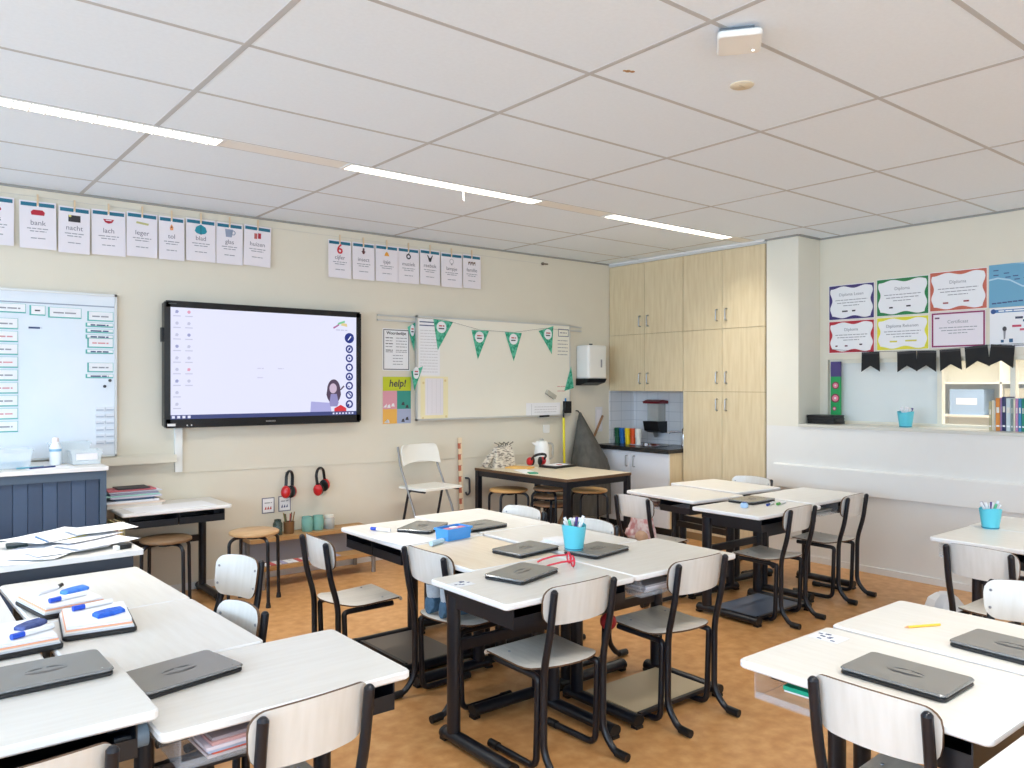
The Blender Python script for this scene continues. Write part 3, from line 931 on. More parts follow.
for k in range(12):
    c_, r_ = k % 2, k // 2
    o = MB(); o.box(0, .052, -.010, 0, 0, .024, mat('magnet_strip_pale', (222, 226, 232), .4)); o.box(.003, .049, -.0115, -.010, .001, .009, mat('magnet_strip_grey', (176, 186, 200), .4))
    tag(o.build('magnet_strip', loc=(1.190 + .062 * c_, YB - .0185, 1.549 - .465 + .045 * r_)), 'pale flat magnet low on the whiteboard, %s column, %s from the bottom' % (('left', 'right')[c_], ordn[r_].replace('topmost', 'first')), 'magnet', 'flat magnets in two columns')

# low ledge and duct right of the board
m = MB()
m.box(1.19, 1.70, YB - .075, YB - .001, .935, .948, M_wall); m.box(1.19, 1.70, YB - .075, YB - .066, .948, .99, M_wall); m.box(1.19, 1.70, YB - .010, YB - .001, .948, 1.0, M_wall)
tag(m.build('marker_ledge', smooth=0), 'cream ledge for pens on the wall left of the white duct', 'ledge')
m = MB(); m.tube([(1.60, YB - .05, .957), (1.69, YB - .045, .957)], .008, M_cap, 8); m.tube([(1.66, YB - .05, .957), (1.692, YB - .045, .957)], .0088, M_inkred, 8)
tag(m.build('marker'), 'dark marker lying on the cream wall ledge', 'marker')
m = MB(); m.box(1.702, 1.752, YB - .032, YB - .001, .86, 1.18, M_white); struct(m.build('trim_7', smooth=0))

# ------------------------------------------------------------------ word cards on strings
words_l = [('vis', 'dot'), ('bank', 'sofa'), ('nacht', 'night'), ('lach', 'smile'), ('leger', 'plank'), ('tol', 'drop'), ('blad', 'leaf'), ('glas', 'mug'), ('huizen', 'houses')]
words_r = [('cijfer', 'six'), ('insect', 'beetle'), ('ijsje', 'cone'), ('muziek', 'apple'), ('reebok', 'deer'), ('lampje', 'bulb'), ('familie', 'herd')]
desc = {'dot': 'cut off by the left edge of the view', 'sofa': 'with a dark red sofa picture', 'night': 'with a black night-sky picture', 'smile': 'with a red smiling mouth', 'plank': 'with a thin olive-yellow picture',
        'drop': 'with a small orange and black flame shape', 'leaf': 'with a round teal leaf picture', 'mug': 'with a pale blue mug picture', 'houses': 'with two red blocks, last of the long row',
        'six': 'with a big red six', 'beetle': 'with a dark red beetle', 'cone': 'with an orange triangle', 'apple': 'with a dark round picture', 'deer': 'with a black antlered head', 'bulb': 'with a pale light bulb outline', 'herd': 'with small brown figures, last of the short row'}
def card(x0, x1, z1, w, icon, group, tilt=0.0, yo=.012):
    W, Hc = x1 - x0, .308
    t = thing('word_card', 'white word card ' + desc[icon], 'word card', ((x0 + x1) / 2, YB - yo, z1), 0, group)
    t.rotation_euler = (R(-1.5), R(tilt), 0)
    m = MB(); m.box(-W / 2, W / 2, -.0012, 0, -Hc, 0, M_paperpink); m.build('sheet', t, smooth=0)
    m = MB()
    rect(m, -W / 2 + .008, -.006, -.034, -.010, -.0012, M_teal); rect(m, .006, W / 2 - .008, -.034, -.010, -.0012, M_teal)
    m.build('teal_bar', t, smooth=0)
    m = MB()
    text_into(m, w, .046, M_inksoft, (0, -.0016, -.155))
    for k, (l, z) in enumerate(((.6, -.178), (.45, -.195), (.4, -.240))):
        scribble(m, -W * l / 2, W * l / 2, z, -.0012, M_inkgrey, .006)
    m.build('lettering', t, smooth=0)
    m = MB()
    y = -.0012
    red, dark = mat('icon_red_print', (176, 30, 50), .6), mat('icon_dark', (44, 40, 44), .6)
    if icon == 'sofa':
        m.prism([(-.036, -.09), (.036, -.09), (.040, -.07), (.026, -.056), (-.026, -.056), (-.040, -.07)], 'y', y - .0006, y, red)
    elif icon == 'night':
        rect(m, -.036, .036, -.100, -.056, y, dark); disc(m, -.026, -.062, .008, y - .0006, mat('moon_yellow', (230, 220, 120), .6), 10)
    elif icon == 'smile':
        m.prism([(-.034, -.062), (.034, -.062), (.022, -.084), (0, -.092), (-.022, -.084)], 'y', y - .0006, y, red); rect(m, -.018, .018, -.072, -.066, y - .0006, M_paper)
    elif icon == 'plank':
        m.prism([(-.040, -.076), (.040, -.084), (.044, -.070), (-.036, -.062)], 'y', y - .0006, y, mat('icon_olive', (190, 184, 120), .6))
    elif icon == 'drop':
        m.prism([(-.010, -.095), (.010, -.095), (.012, -.075), (0, -.052), (-.012, -.075)], 'y', y - .0006, y, mat('icon_orange', (228, 150, 90), .6)); disc(m, 0, -.074, .006, y - .0006, dark, 8, sx=.8)
    elif icon == 'leaf':
        m.prism([(0, -.112), (.030, -.104), (.044, -.088), (.034, -.058), (0, -.038), (-.034, -.058), (-.044, -.088), (-.030, -.104)], 'y', y - .0006, y, mat('icon_teal', (24, 140, 158), .6)); rect(m, -.0015, .0015, -.116, -.05, y - .0006, dark)
    elif icon == 'mug':
        m.prism([(-.028, -.105), (.016, -.105), (.026, -.046), (-.034, -.046)], 'y', y - .0006, y, mat('icon_steel', (150, 160, 180), .6)); ringshape(m, .026, -.07, .012, .019, y, mat('icon_steel', (150, 160, 180)), 12)
    elif icon == 'houses':
        rect(m, -.026, -.003, -.100, -.058, y, mat('icon_brick', (190, 96, 90), .6)); rect(m, .003, .026, -.096, -.054, y, red)
    elif icon == 'six':
        text_into(m, '6', .11, mat('icon_six_red', (206, 36, 46), .6), (0, y - .0004, -.108), bold=.002)
    elif icon == 'beetle':
        disc(m, 0, -.076, .018, y, mat('icon_maroon', (94, 40, 46), .6), 14, sx=.75); disc(m, 0, -.052, .009, y - .0006, dark, 10); rect(m, -.02, .02, -.076, -.072, y, dark)
    elif icon == 'cone':
        m.prism([(-.024, -.090), (.024, -.090), (.014, -.066), (0, -.052), (-.014, -.066)], 'y', y - .0006, y, mat('icon_amber', (230, 160, 50), .6))
    elif icon == 'apple':
        ringshape(m, 0, -.074, .012, .024, y, dark, 14); m.prism([(-.004, -.05), (.004, -.05), (.014, -.036), (.008, -.036)], 'y', y - .0006, y, dark)
    elif icon == 'deer':
        m.prism([(-.010, -.105), (.010, -.105), (.018, -.078), (.030, -.046), (.022, -.046), (.008, -.070), (-.008, -.070), (-.022, -.046), (-.030, -.046), (-.018, -.078)], 'y', y - .0006, y, dark)
    elif icon == 'bulb':
        ringshape(m, 0, -.074, .019, .023, y, M_inkgrey, 16); rect(m, -.008, .008, -.108, -.096, y, M_inkgrey)
    elif icon == 'herd':
        for k in range(3):
            m.prism([(-.040 + .028 * k, -.095), (-.036 + .028 * k, -.095), (-.032 + .028 * k, -.078), (-.022 + .028 * k, -.078), (-.020 + .028 * k, -.095), (-.016 + .028 * k, -.095), (-.016 + .028 * k, -.062), (-.040 + .028 * k, -.066)], 'y', y - .0006, y, mat('icon_brown', (112, 82, 66), .6))
    else:
        disc(m, .012, -.08, .012, y, red, 10)
    m.build('picture', t, smooth=0)
    m = MB(); m.box(-.005, .005, -.006, .0025, -.028, .045, mat('peg_wood', (222, 196, 160), .6)); m.build('clothes_peg', t, smooth=0)
xl = [(.535, .721), (.748, .955), (.971, 1.157), (1.166, 1.377), (1.385, 1.586), (1.594, 1.768), (1.782, 1.992), (1.998, 2.194), (2.205, 2.415)]
for k, ((a, b), (w, ic)) in enumerate(zip(xl, words_l)):
    card(a, b, 2.672 + .002 * k + (.006, 0, -.01, -.004, .004, 0, .008, .004, .006)[k], w, ic, 'word cards in the long row', (0.4, -.6, .6, -.3, .5, .2, .3, .5, 1.8)[k], .012 + .003 * (k % 3))
xr = [(2.894, 3.099), (3.108, 3.314), (3.322, 3.539), (3.543, 3.755), (3.764, 3.973), (3.982, 4.212), (4.225, 4.429)]
for k, ((a, b), (w, ic)) in enumerate(zip(xr, words_r)):
    card(a, b, 2.664 + .002 * k + (.0, .0, 0, .0, .004, -.004, .002)[k], w, ic, 'word cards in the short row', (.2, .1, .3, .2, .6, -.2, .4)[k], .012 + .003 * (k % 3))
m = MB(); m.tube([(-.4, YB - .006, 2.715), (.9, YB - .004, 2.705), (2.3, YB - .004, 2.700), (2.9, YB - .004, 2.694), (4.3, YB - .004, 2.690), (5.18, YB - .006, 2.68)], .0012, mat('string_white', (200, 196, 190), .7), 5)
m.lathe([(.012, -.012), (.018, 0), (.012, .012)], mat('cable_clip_brown', (110, 98, 84), .6), 8, at=(5.19, YB - .018, 2.68)); m.tube([(5.19, YB - .018, 2.68), (5.26, YB - .012, 2.682)], .008, mat('cable_clip_brown', (110, 98, 84)), 6)
tag(m.build('hanging_string'), 'thin string along the back wall carrying the word cards', 'string')
# ------------------------------------------------------------------ right whiteboard on its rail
m = MB()
m.box(3.345, 5.72, YB - .020, YB - .001, 2.066, 2.080, M_alu); m.box(3.345, 5.72, YB - .020, YB - .001, 2.026, 2.040, M_alu); m.box(3.345, 5.72, YB - .010, YB - .001, 2.040, 2.066, M_wall)
tag(m.build('board_rail', smooth=0), 'aluminium double rail on the back wall from which the right whiteboard hangs', 'rail')
t = thing('sliding_whiteboard', 'cream-white sliding whiteboard decorated with green pennants', 'whiteboard', (4.625, YB - .025, 1.625))
M_board2 = noise_mat('whiteboard_cream', (238, 234, 220), (235, 231, 217), nscale=2.0, rough=.3)
m = MB(); m.box(-.905, .905, -.018, 0, -.445, .455, M_board2); m.build('board', t, smooth=0)
m = MB()
for (a, b, c, d) in ((-.912, .912, .448, .462), (-.912, .912, -.455, -.440), (-.912, -.900, -.455, .462), (.900, .912, -.455, .462)):
    m.box(a, b, -.022, .002, c, d, M_alu)
m.build('frame', t, smooth=0)
YW = YB - .0435
def sheet(name, label, cat, x0, x1, z0, z1, y=YW, base=M_paper, group=None, fill=None):
    o = MB(); o.box(x0, x1, y - .001, y, z0, z1, base)
    if fill:
        fill(o, y - .001)
    t = o.build(name, smooth=0)
    # put the origin on the sheet
    return tag(t, label, cat, group)
def list_lines(o, y):
    for k in range(2):
        rect(o, 3.742, 3.93, 2.00 + .03 * k, 2.009 + .03 * k, y, M_inkblue)
    for k in range(15):
        scribble(o, 3.75, 3.93, 1.96 - .026 * k, y, mat('ink_faint', (206, 204, 206), .7), .006)
sheet('paper_list', 'long white paper list hanging at the top left corner of the right whiteboard', 'paper', 3.732, 3.955, 1.565, 2.062, fill=list_lines)
def yel(o, y):
    rect(o, 3.80, 3.99, 1.215, 1.54, y, mat('pale_lilac_paper', (232, 228, 232), .7))
    for k in range(4):
        rect(o, 3.825 + .045 * k, 3.827 + .045 * k, 1.23, 1.53, y - .0006, mat('ink_faint', (206, 204, 206)))
    for (a, b) in ((3.765, 1.19), (4.01, 1.20), (3.77, 1.50), (4.0, 1.52)):
        disc(o, a + .012, b, .012, y, mat('sand_motif', (226, 206, 150), .7), 8)
sheet('wall_chart', 'chart with pale yellow border at the bottom left corner of the right whiteboard', 'chart', 3.752, 4.042, 1.18, 1.555, base=mat('pale_yellow_card', (240, 230, 186), .6), fill=yel)
def box_lines(o, y):
    for k in range(5):
        scribble(o, 5.365, 5.50, 1.925 - .035 * k, y, M_inkgrey, .007)
    for (a, b, c, d) in ((5.372, 5.512, 2.036, 2.042), (5.372, 5.512, 1.966, 1.972), (5.372, 5.378, 1.966, 2.042), (5.506, 5.512, 1.966, 2.042)):
        rect(o, a, b, c, d, y, M_inkblue)
    scribble(o, 5.395, 5.49, 2.004, y, M_inkgrey, .01)
sheet('timetable_note', 'note with a boxed heading and lines at the top right corner of the right whiteboard', 'note', 5.36, 5.518, 1.76, 2.05, base=M_board2, fill=box_lines)
def red_lines(o, y):
    scribble(o, 5.36, 5.47, 1.465, y, mat('ink_pink', (214, 160, 150), .7), .008); scribble(o, 5.36, 5.47, 1.42, y, mat('ink_pink', (214, 160, 150)), .008)
sheet('small_note', 'faint pink-lined note low on the right whiteboard above the pen holder', 'note', 5.35, 5.48, 1.40, 1.49, base=M_board2, fill=red_lines)
def white_lines(o, y):
    rect(o, 5.02, 5.022, 1.185, 1.295, y, M_inkgrey)
    for k in range(3):
        scribble(o, 5.06, 5.35, 1.215 + .025 * k, y, mat('ink_faint', (206, 204, 206)), .007)
sheet('white_strip', 'white paper strip along the bottom right edge of the right whiteboard', 'paper', 4.955, 5.40, 1.183, 1.305, fill=white_lines)
m = MB(); m.box(-.062, .062, -.032, 0, -.020, .020, mat('eraser_grey', (186, 182, 166), .6)); m.box(-.062, .062, -.006, 0, -.022, .022, mat('eraser_felt', (120, 116, 104), .9))
o = tag(m.build('board_eraser', smooth=0, loc=(5.262, YW, 1.385), rot=(0, R(28), 0)), 'grey magnetic eraser stuck at a slant on the right whiteboard', 'eraser')
m = MB(); m.box(-.038, .038, -.045, 0, -.065, .055, M_cap)
o = tag(m.build('pen_holder', smooth=0, loc=(5.475, YW, 1.262)), 'black pen holder at the bottom right corner of the right whiteboard', 'pen holder')
m = MB(); m.tube([(-.02, -.02, .055), (-.022, -.022, .085)], .008, mat('pen_blue', (60, 140, 200), .4), 8)
m.build('pen', o)
m = MB(); m.tube([(5.12, YW - .012, 1.172), (5.24, YW - .012, 1.175)], .009, M_cap, 8)
m.box(5.10, 5.38, YW - .030, YW, 1.158, 1.164, M_alu)
tag(m.build('pen_tray'), 'narrow pen tray with a dark marker under the right whiteboard', 'tray')
# pennants
M_pen = noise_mat('pennant_green', (28, 150, 116), (96, 190, 160), nscale=26, detail=2, rough=.6, lo=.42, hi=.56)
def pennant(p, label, face=True, y=YW - .003):
    (ax, az), (bx, bz), (cx_, cz) = p
    mx, mz = (ax + bx) / 2, (az + bz) / 2
    t = thing('pennant', label, 'pennant', (mx, y, mz), 0, 'green pennants on the whiteboard')
    m = MB(); q = [(ax - mx, az - mz), (bx - mx, bz - mz), (cx_ - mx, cz - mz)]
    if (q[1][0] - q[0][0]) * (q[2][1] - q[0][1]) - (q[1][1] - q[0][1]) * (q[2][0] - q[0][0]) < 0:
        q = [q[0], q[2], q[1]]
    m.prism(q, 'y', -.001, 0, M_pen); m.build('cloth', t, smooth=0)
    if face:
        gx, gz = sum(a for a, b in q) / 3, sum(b for a, b in q) / 3 + .028
        w = min(1.0, abs(bx - ax) / .2)
        m = MB(); disc(m, gx, gz, .052, -.001, M_paper, 18, sx=w)
        m.build('badge', t, smooth=0)
        m = MB()
        scribble(m, gx - .028 * w, gx + .03 * w, gz + .012, -.0017, M_inkred, .011); scribble(m, gx - .03 * w, gx + .028 * w, gz - .012, -.0017, M_ink, .011)
        m.build('badge_print', t, smooth=0)
pennant([(3.885, 2.064), (4.095, 2.048), (3.931, 1.790)], 'green pennant with round badge, leftmost one hanging fully on the board')
pennant([(4.300, 1.985), (4.500, 1.984), (4.372, 1.718)], 'green pennant with round badge, second full one from the left')
pennant([(4.689, 1.982), (4.898, 1.981), (4.798, 1.708)], 'green pennant with round badge, third full one from the left, hanging straight')
pennant([(5.112, 2.009), (5.305, 2.067), (5.284, 1.786)], 'green pennant tilted beside the boxed heading note')
pennant([(5.545, 1.672), (5.452, 1.42), (5.583, 1.449)], 'green pennant hanging folded below the towel dispenser side', False)
pennant([(3.640, 1.985), (3.722, 2.030), (3.707, 1.775)], 'green pennant half hidden behind the upper left edge of the board', True, YB - .012)
pennant([(3.655, 1.600), (3.775, 1.645), (3.685, 1.430)], 'green pennant twisted over the left edge of the board above the yellow chart', True, YW - .006)
m = MB(); m.tube([(3.70, YW - .005, 2.07), (4.00, YW - .005, 2.062), (4.4, YW - .005, 1.988), (4.8, YW - .005, 1.984), (5.2, YW - .005, 2.04), (5.52, YW - .005, 2.03)], .0012, M_ink, 4)
tag(m.build('pennant_string'), 'thin dark string carrying the green pennants', 'string')
# posters left of it
def p1(o, y):
    for (a, b, c, d) in ((3.408, 3.662, 1.950, 1.957), (3.408, 3.662, 1.613, 1.620), (3.408, 3.415, 1.613, 1.957), (3.655, 3.662, 1.613, 1.957)):
        rect(o, a, b, c, d, y, mat('poster_frame_ink', (60, 66, 70), .6))
    text_into(o, 'Woordenlijst', .036, M_ink, (3.535, y - .0005, 1.915), bold=.0008)
    for k, zz in enumerate((1.885, 1.86, 1.835, 1.81, 1.78, 1.765)):
        scribble(o, 3.43, 3.50, zz, y, M_ink if k % 2 == 0 else M_inkgrey, .007); scribble(o, 3.53, 3.64, zz, y, M_inkgrey, .006)
    for zz in (1.735, 1.71, 1.685, 1.66):
        scribble(o, 3.50, 3.60, zz, y, M_inkgrey, .006)
sheet('rules_poster', 'white poster with dark frame and small print, above the help poster', 'poster', 3.400, 3.668, 1.606, 1.964, YB - .001, fill=p1)
def p2(o, y):
    g = [(3.402, 3.680, 1.432, 1.552, (196, 204, 44)), (3.402, 3.541, 1.275, 1.432, (222, 158, 172)), (3.541, 3.680, 1.275, 1.432, (58, 150, 136)), (3.402, 3.541, 1.15, 1.275, (238, 182, 88)), (3.541, 3.680, 1.15, 1.275, (166, 176, 204))]
    for (a, b, c, d, rgb) in g:
        rect(o, a, b, c, d, y, mat('help_%d_%d' % (rgb[0], rgb[1]), rgb, .6))
    text_into(o, 'help!', .085, M_ink, (3.545, y - .0008, 1.468), shear=.15, bold=.002)
    for (x, z) in ((3.46, 1.30), (3.50, 1.31), (3.60, 1.32), (3.64, 1.295), (3.45, 1.17), (3.60, 1.175), (3.64, 1.19)):
        o.prism([(x - .016, z - .012), (x + .018, z - .014), (x + .010, z + .016), (x - .008, z + .010)], 'y', y - .0012, y - .0006, M_ink if x > 3.55 else M_paper)
    for (x, z) in ((3.42, 1.31), (3.43, 1.18)):
        o.prism([(x - .014, z - .02), (x + .018, z - .02), (x + .02, z + .012)], 'y', y - .0012, y - .0006, M_paper)
sheet('help_poster', 'colourful poster headed help! in four squares under a lime band', 'poster', 3.402, 3.680, 1.15, 1.552, YB - .001, fill=p2)
# paper towel dispenser
t = thing('towel_dispenser', 'white paper towel dispenser with black underside on the back wall', 'dispenser', (5.795, YB, 1.69))
m = MB(); m.rbox(-.01, -.095, .27, .19, -.145, .195, .03, .012, M_white); m.build('cover', t)
m = MB(); m.prism([(-.004, -.145), (-.188, -.145), (-.16, -.185), (-.05, -.215), (-.004, -.215)], 'x', -.142, .122, M_cap); m.build('chute', t, smooth=0)
m = MB(); m.box(.03, .05, -.192, -.1895, -.03, .05, M_inkgrey); m.build('level_window', t, smooth=0)
m = MB(); m.box(-.008, .012, -.09, -.06, .194, .215, M_ink); m.build('key_lock', t, smooth=0)
# white socket and kettle lead
m = MB(); m.rbox(0, 0, .08, .08, 0, .012, .01, .003, M_white); m.lathe([(.02, .012), (.018, .006)], M_inkgrey, 16, cap0=False)
tag(m.build('power_socket', loc=(5.25, YB - .0005, 1.045), rot=(PI / 2, 0, 0)), 'white wall socket above the white kettle', 'socket')

# ------------------------------------------------------------------ ear defenders hung on the wall
M_red = mat('ear_red', (196, 26, 32), .3, spec=.6)
def earmuffs(name, label, loc, rot, group='red ear defenders'):
    t = thing(name, label, 'ear defenders', loc, 0, group)
    t.rotation_euler = rot
    m = MB()
    pts = [(.062 * math.cos(a), 0, .085 + .065 * math.sin(a)) for a in [PI * i / 12 for i in range(13)]]
    pts = [(.068, 0, 0)] + [(.060, 0, .05)] + pts[1:-1] + [(-.060, 0, .05), (-.068, 0, 0)]
    m.tube(pts, .013, M_cap, 8, flat=.5); m.build('headband', t)
    for s in (-1, 1):
        m = MB()
        cx = s * .050
        m.loft([[(cx + s * dx, .036 * r_ * math.cos(2 * PI * i / 16), -.012 + .048 * r_ * math.sin(2 * PI * i / 16)) for i in range(16)] for dx, r_ in ((-.004, .92), (.006, 1.0), (.022, .98), (.034, .8), (.040, .5), (.041, .15))], M_red)
        c_ = m.build('ear_cup', t)
        m = MB()
        m.loft([[(cx + s * dx, .037 * r_ * math.cos(2 * PI * i / 16), -.012 + .049 * r_ * math.sin(2 * PI * i / 16)) for i in range(16)] for dx, r_ in ((-.022, .8), (-.018, .98), (-.006, 1.0), (-.004, .9))], M_cap)
        m.build('cushion', c_)
    return t
earmuffs('ear_defenders', 'red ear defenders hanging on the wall above the two small framed cards', (2.540, YB - .062, .665), (0, R(6), R(44)))
earmuffs('ear_defenders', 'red ear defenders hanging alone on the wall right of the cards', (2.812, YB - .062, .678), (0, R(-14), R(36)))
m = MB(); m.tube([(0, 0, 0), (0, -.06, .004)], .005, M_metal, 6)
for i, (x, z) in enumerate(((2.540, .796), (2.812, .806))):
    o = m.build('wall_hook', loc=(x, YB - .001, z)) if i == 0 else copy_tree(o)
    o.location = (x, YB - .001, z)
    tag(o, 'small wall hook carrying the %s red ear defenders' % ('left', 'right')[i], 'hook', 'wall hooks')
def mini(label, x, z, ink):
    o = MB(); o.box(-.05, .05, -.002, 0, -.06, .06, mat('frame_grey_blue', (110, 112, 130), .5)); rect(o, -.043, .043, -.053, .053, -.002, M_paper)
    scribble(o, -.03, .03, .02, -.0026, M_inkgrey, .007)
    for k in range(3):
        o.prism([(-.03 + .02 * k, -.03), (-.014 + .02 * k, -.03), (-.018 + .02 * k, -.005)], 'y', -.0032, -.0026, ink)
    tag(o.build('framed_card', loc=(x, YB - .001, z), smooth=0), label, 'card', 'small framed cards on the wall')
mini('small framed white card with pinkish print, left of the pair below the ear defenders', 2.398, .553, M_inkred)
mini('small framed white card with blue print, right of the pair directly below the ear defenders', 2.530, .556, M_inkblue)

# ------------------------------------------------------------------ step bench
t = thing('step_bench', 'two-tier wooden step bench on metal legs against the back wall', 'bench')
for (y0, y1, zt) in ((5.76, 5.962, .342), (5.60, 5.77, .165)):
    m = MB(); m.box(2.175, 3.165, y0, y1, zt - .030, zt, M_oak); m.build('board', t, smooth=0)
M_galv = mat('galvanised', (150, 148, 146), .4, .6)
for x in (2.22, 3.12):
    m = MB(); m.tube([(x, 5.63, .135), (x, 5.63, .0)], .017, M_galv, 10); m.build('leg', t)
    m = MB(); m.tube([(x, 5.94, .312), (x, 5.94, .0)], .017, M_galv, 10); m.tube([(x, 5.94, .12), (x, 5.63, .12)], .012, M_galv, 8); m.build('leg', t)
m = MB(); m.box(2.19, 3.14, 5.955, 5.967, .09, .31, mat('bench_back_grey', (176, 180, 190), .6)); m.build('back_panel', t, smooth=0)
zb = .3425
m = MB(); m.lathe([(.035, 0), (.036, .01), (.036, .085), (.026, .10), (.026, .115), (.022, .115), (.022, .10)], mat('dark_green_glass', (66, 84, 78), .15, alpha=.8), 16)
tag(m.build('glass_jar', loc=(2.425, 5.86, zb)), 'dark greenish glass jar at the left end on the step bench', 'jar', 'jars on the bench')
t = thing('pencil_pot', 'brown pot full of upright pencils on the step bench', 'pot', (2.515, 5.86, zb))
m = MB(); m.lathe([(.038, 0), (.042, .09), (.039, .09), (.036, .006)], mat('pot_brown', (120, 84, 48), .5), 16); m.build('pot', t)
for k in range(7):
    a = k * 2.4
    m = MB(); m.tube([(.015 * math.cos(a), .015 * math.sin(a), .01), (.042 * math.cos(a), .042 * math.sin(a), .145 + .01 * (k % 3))], .0045, mat('pencil_%d' % k, [(150, 110, 60), (190, 150, 90), (110, 90, 70), (176, 60, 50), (90, 110, 70), (160, 120, 70), (120, 80, 50)][k], .5), 6); m.build('pencil', t)
M_tealjar = mat('teal_glass', (142, 200, 190), .15, alpha=.75)
for (x, lab) in ((2.665, 'pale teal glass jar on the step bench, next to the pencil pot side'), (2.755, 'pale teal glass jar on the step bench, touching the clear jar')):
    m = MB(); m.lathe([(.040, 0), (.044, .015), (.045, .085), (.041, .105), (.043, .112), (.038, .112), (.036, .02)], M_tealjar, 18)
    tag(m.build('glass_jar', loc=(x, 5.86, zb)), lab, 'jar', 'jars on the bench')
t = thing('glass_jar', 'clear jar with dark bottom and pale lid, last of the row on the step bench', 'jar', (2.85, 5.86, zb), 0, 'jars on the bench')
m = MB(); m.lathe([(.040, 0), (.043, .01), (.043, .075), (.036, .09)], glassy('clear_glass', (226, 230, 228), .45), 18); m.build('body', t)
m = MB(); m.lathe([(.0365, .0), (.039, .003), (.039, .028), (.036, .03)], M_cap, 18); m.build('contents', t)
m = MB(); m.lathe([(.037, .09), (.037, .108), (.034, .11)], mat('pale_lid', (224, 224, 214), .4), 18); m.build('lid', t)
m = MB()
for k in range(14):
    a = k / 13
    m.box(2.24 + .62 * a * .9, 2.24 + .62 * (a * .9 + .06), 5.625, 5.745, .1665, .1695, [M_paper, mat('booklet_red', (204, 96, 96), .6), M_paper, mat('booklet_lilac', (180, 176, 206), .6), M_paper][k % 5])
tag(m.build('magazine', smooth=0), 'long white and red printed booklet lying on the lower step of the bench', 'booklet')

# ------------------------------------------------------------------ stools
def make_stool(h, wood, rs=.168):
    t = bpy.data.objects.new('stool', None); C.objects.link(t)
    m = MB(); m.lathe([(rs - .01, h - .024), (rs, h - .018), (rs, h - .006), (rs - .008, h)], wood, 28); m.build('seat', t)
    for k in range(4):
        a = PI / 2 * k
        ca, sa = math.cos(a), math.sin(a)
        q = [(.03, h - .036), (rs - .02, h - .036), (rs + .015, h - .062), (rs + .022, .015)]
        m = MB(); m.tube(fillet([(ca * r_, sa * r_, z) for r_, z in q], .05), .0115, M_frame, 10)
        lg = m.build('leg', t)
        m = MB(); m.lathe([(.017, 0), (.017, .012), (.013, .034)], M_cap, 10, at=(ca * (rs + .022), sa * (rs + .022), 0)); m.build('foot_cap', lg)
    m = MB(); m.lathe([(.05, h - .052), (.05, h - .0245)], M_frame, 14); m.build('hub', t)
    return t
def stool(x, y, h, label, wood=M_stool, rz=0, rs=.168, z=0):
    t = make_stool(h, wood, rs); t.location = (x, y, z); t.rotation_euler = (0, 0, R(rz)); return tag(t, label, 'stool', 'round stools')
stool(1.505, 5.46, .492, 'round stool with dark wooden seat tucked at the desk by the roller-door cabinet', M_stooldark, 20, .158)
stool(2.045, 5.345, .492, 'round stool with light wooden seat standing in front of the step bench', M_stool, 8, .165)
stool(4.365, 5.47, .575, 'single round stool under the left end of the high table', mat('stool_honey', (206, 160, 100), .4), 30, .168)
M_stoolbr = noise_mat('stool_brown', (176, 138, 104), (158, 122, 88), scale=(2, 14, 14), nscale=3, rough=.4)
for k, (h, nm) in enumerate(((.455, 'lowest'), (.51, 'middle'), (.565, 'uppermost'))):
    t = make_stool(.440, M_stoolbr, .150); t.location = (4.70, 5.30, .068 * k); t.rotation_euler = (0, 0, R(38 + 14 * k))
    tag(t, '%s stool of the nested stack of three under the high table' % nm, 'stool', 'stack of stools')
stool(5.03, 5.14, .55, 'round stool under the right end of the high table, near the grey coat', mat('stool_honey', (206, 160, 100)), 20, .160)

# ------------------------------------------------------------------ high work table by the sink
t = thing('work_table', 'rectangular table with black square steel frame near the sink', 'table', (4.673, 5.26, 0), 2)
zt = .733
M_tabtop = noise_mat('table_beige', (214, 202, 178), (204, 190, 164), scale=(10, 1.5, 10), nscale=3.5, rough=.35, lo=.35, hi=.7)
m = MB(); m.rbox(0, 0, .78, 1.19, zt - .024, zt, .012, .003, M_plyedge, topm=M_tabtop); m.build('tabletop', t)
for (sx, sy) in ((-1, -1), (1, -1), (-1, 1), (1, 1)):
    x, y = sx * .362, sy * .565
    m = MB(); m.box(x - .022, x + .022, y - .022, y + .022, .012, zt - .025, M_frame); lg = m.build('leg', t, smooth=0)
    m = MB(); m.box(x - .020, x + .020, y - .020, y + .020, 0, .012, M_cap); m.build('foot_cap', lg, smooth=0)
m = MB()
for (a, b, c, d) in ((-.340, .340, -.58, -.55), (-.340, .340, .55, .58), (-.377, -.347, -.543, .543), (.347, .377, -.543, .543)):
    m.box(a, b, c, d, zt - .072, zt - .025, M_frame)
m.build('apron', t, smooth=0)
zq = zt + .0008
# paper carrier bag with dry stalks
t = thing('paper_bag', 'grey-patterned paper bag with dark grass-like pattern standing on the high table near the wall', 'bag', (4.47, 5.72, zq), 0)
M_bag = noise_mat('bag_print', (214, 206, 190), (120, 112, 104), scale=(3, 3, 9), nscale=9, rough=.8, lo=.45, hi=.62)
m = MB()
m.loft([[(-.11, -.06, 0), (.12, -.06, 0), (.12, .06, 0), (-.11, .06, 0)], [(-.09, -.055, .10), (.12, -.05, .10), (.12, .05, .10), (-.09, .055, .10)], [(-.05, -.02, .19), (.115, -.015, .20), (.115, .02, .20), (-.05, .02, .19)]], M_bag)
m.build('bag_body', t, smooth=0)
m = MB()
for k in range(6):
    x = -.03 + .025 * k
    m.tube([(x, 0, .17), (x + .01, -.005, .205), (x + .045 * (1 if k % 2 else -1), -.01, .225)], .006, mat('stalk_grey', (112, 108, 96), .7), 5)
m.build('paper_frill', t)
m = MB(); m.tube([(-.20, -.03, .031), (-.17, -.02, .05), (-.12, 0, .10), (-.06, 0, .12)], .03, M_bag, 8); m.build('side_flap', t)
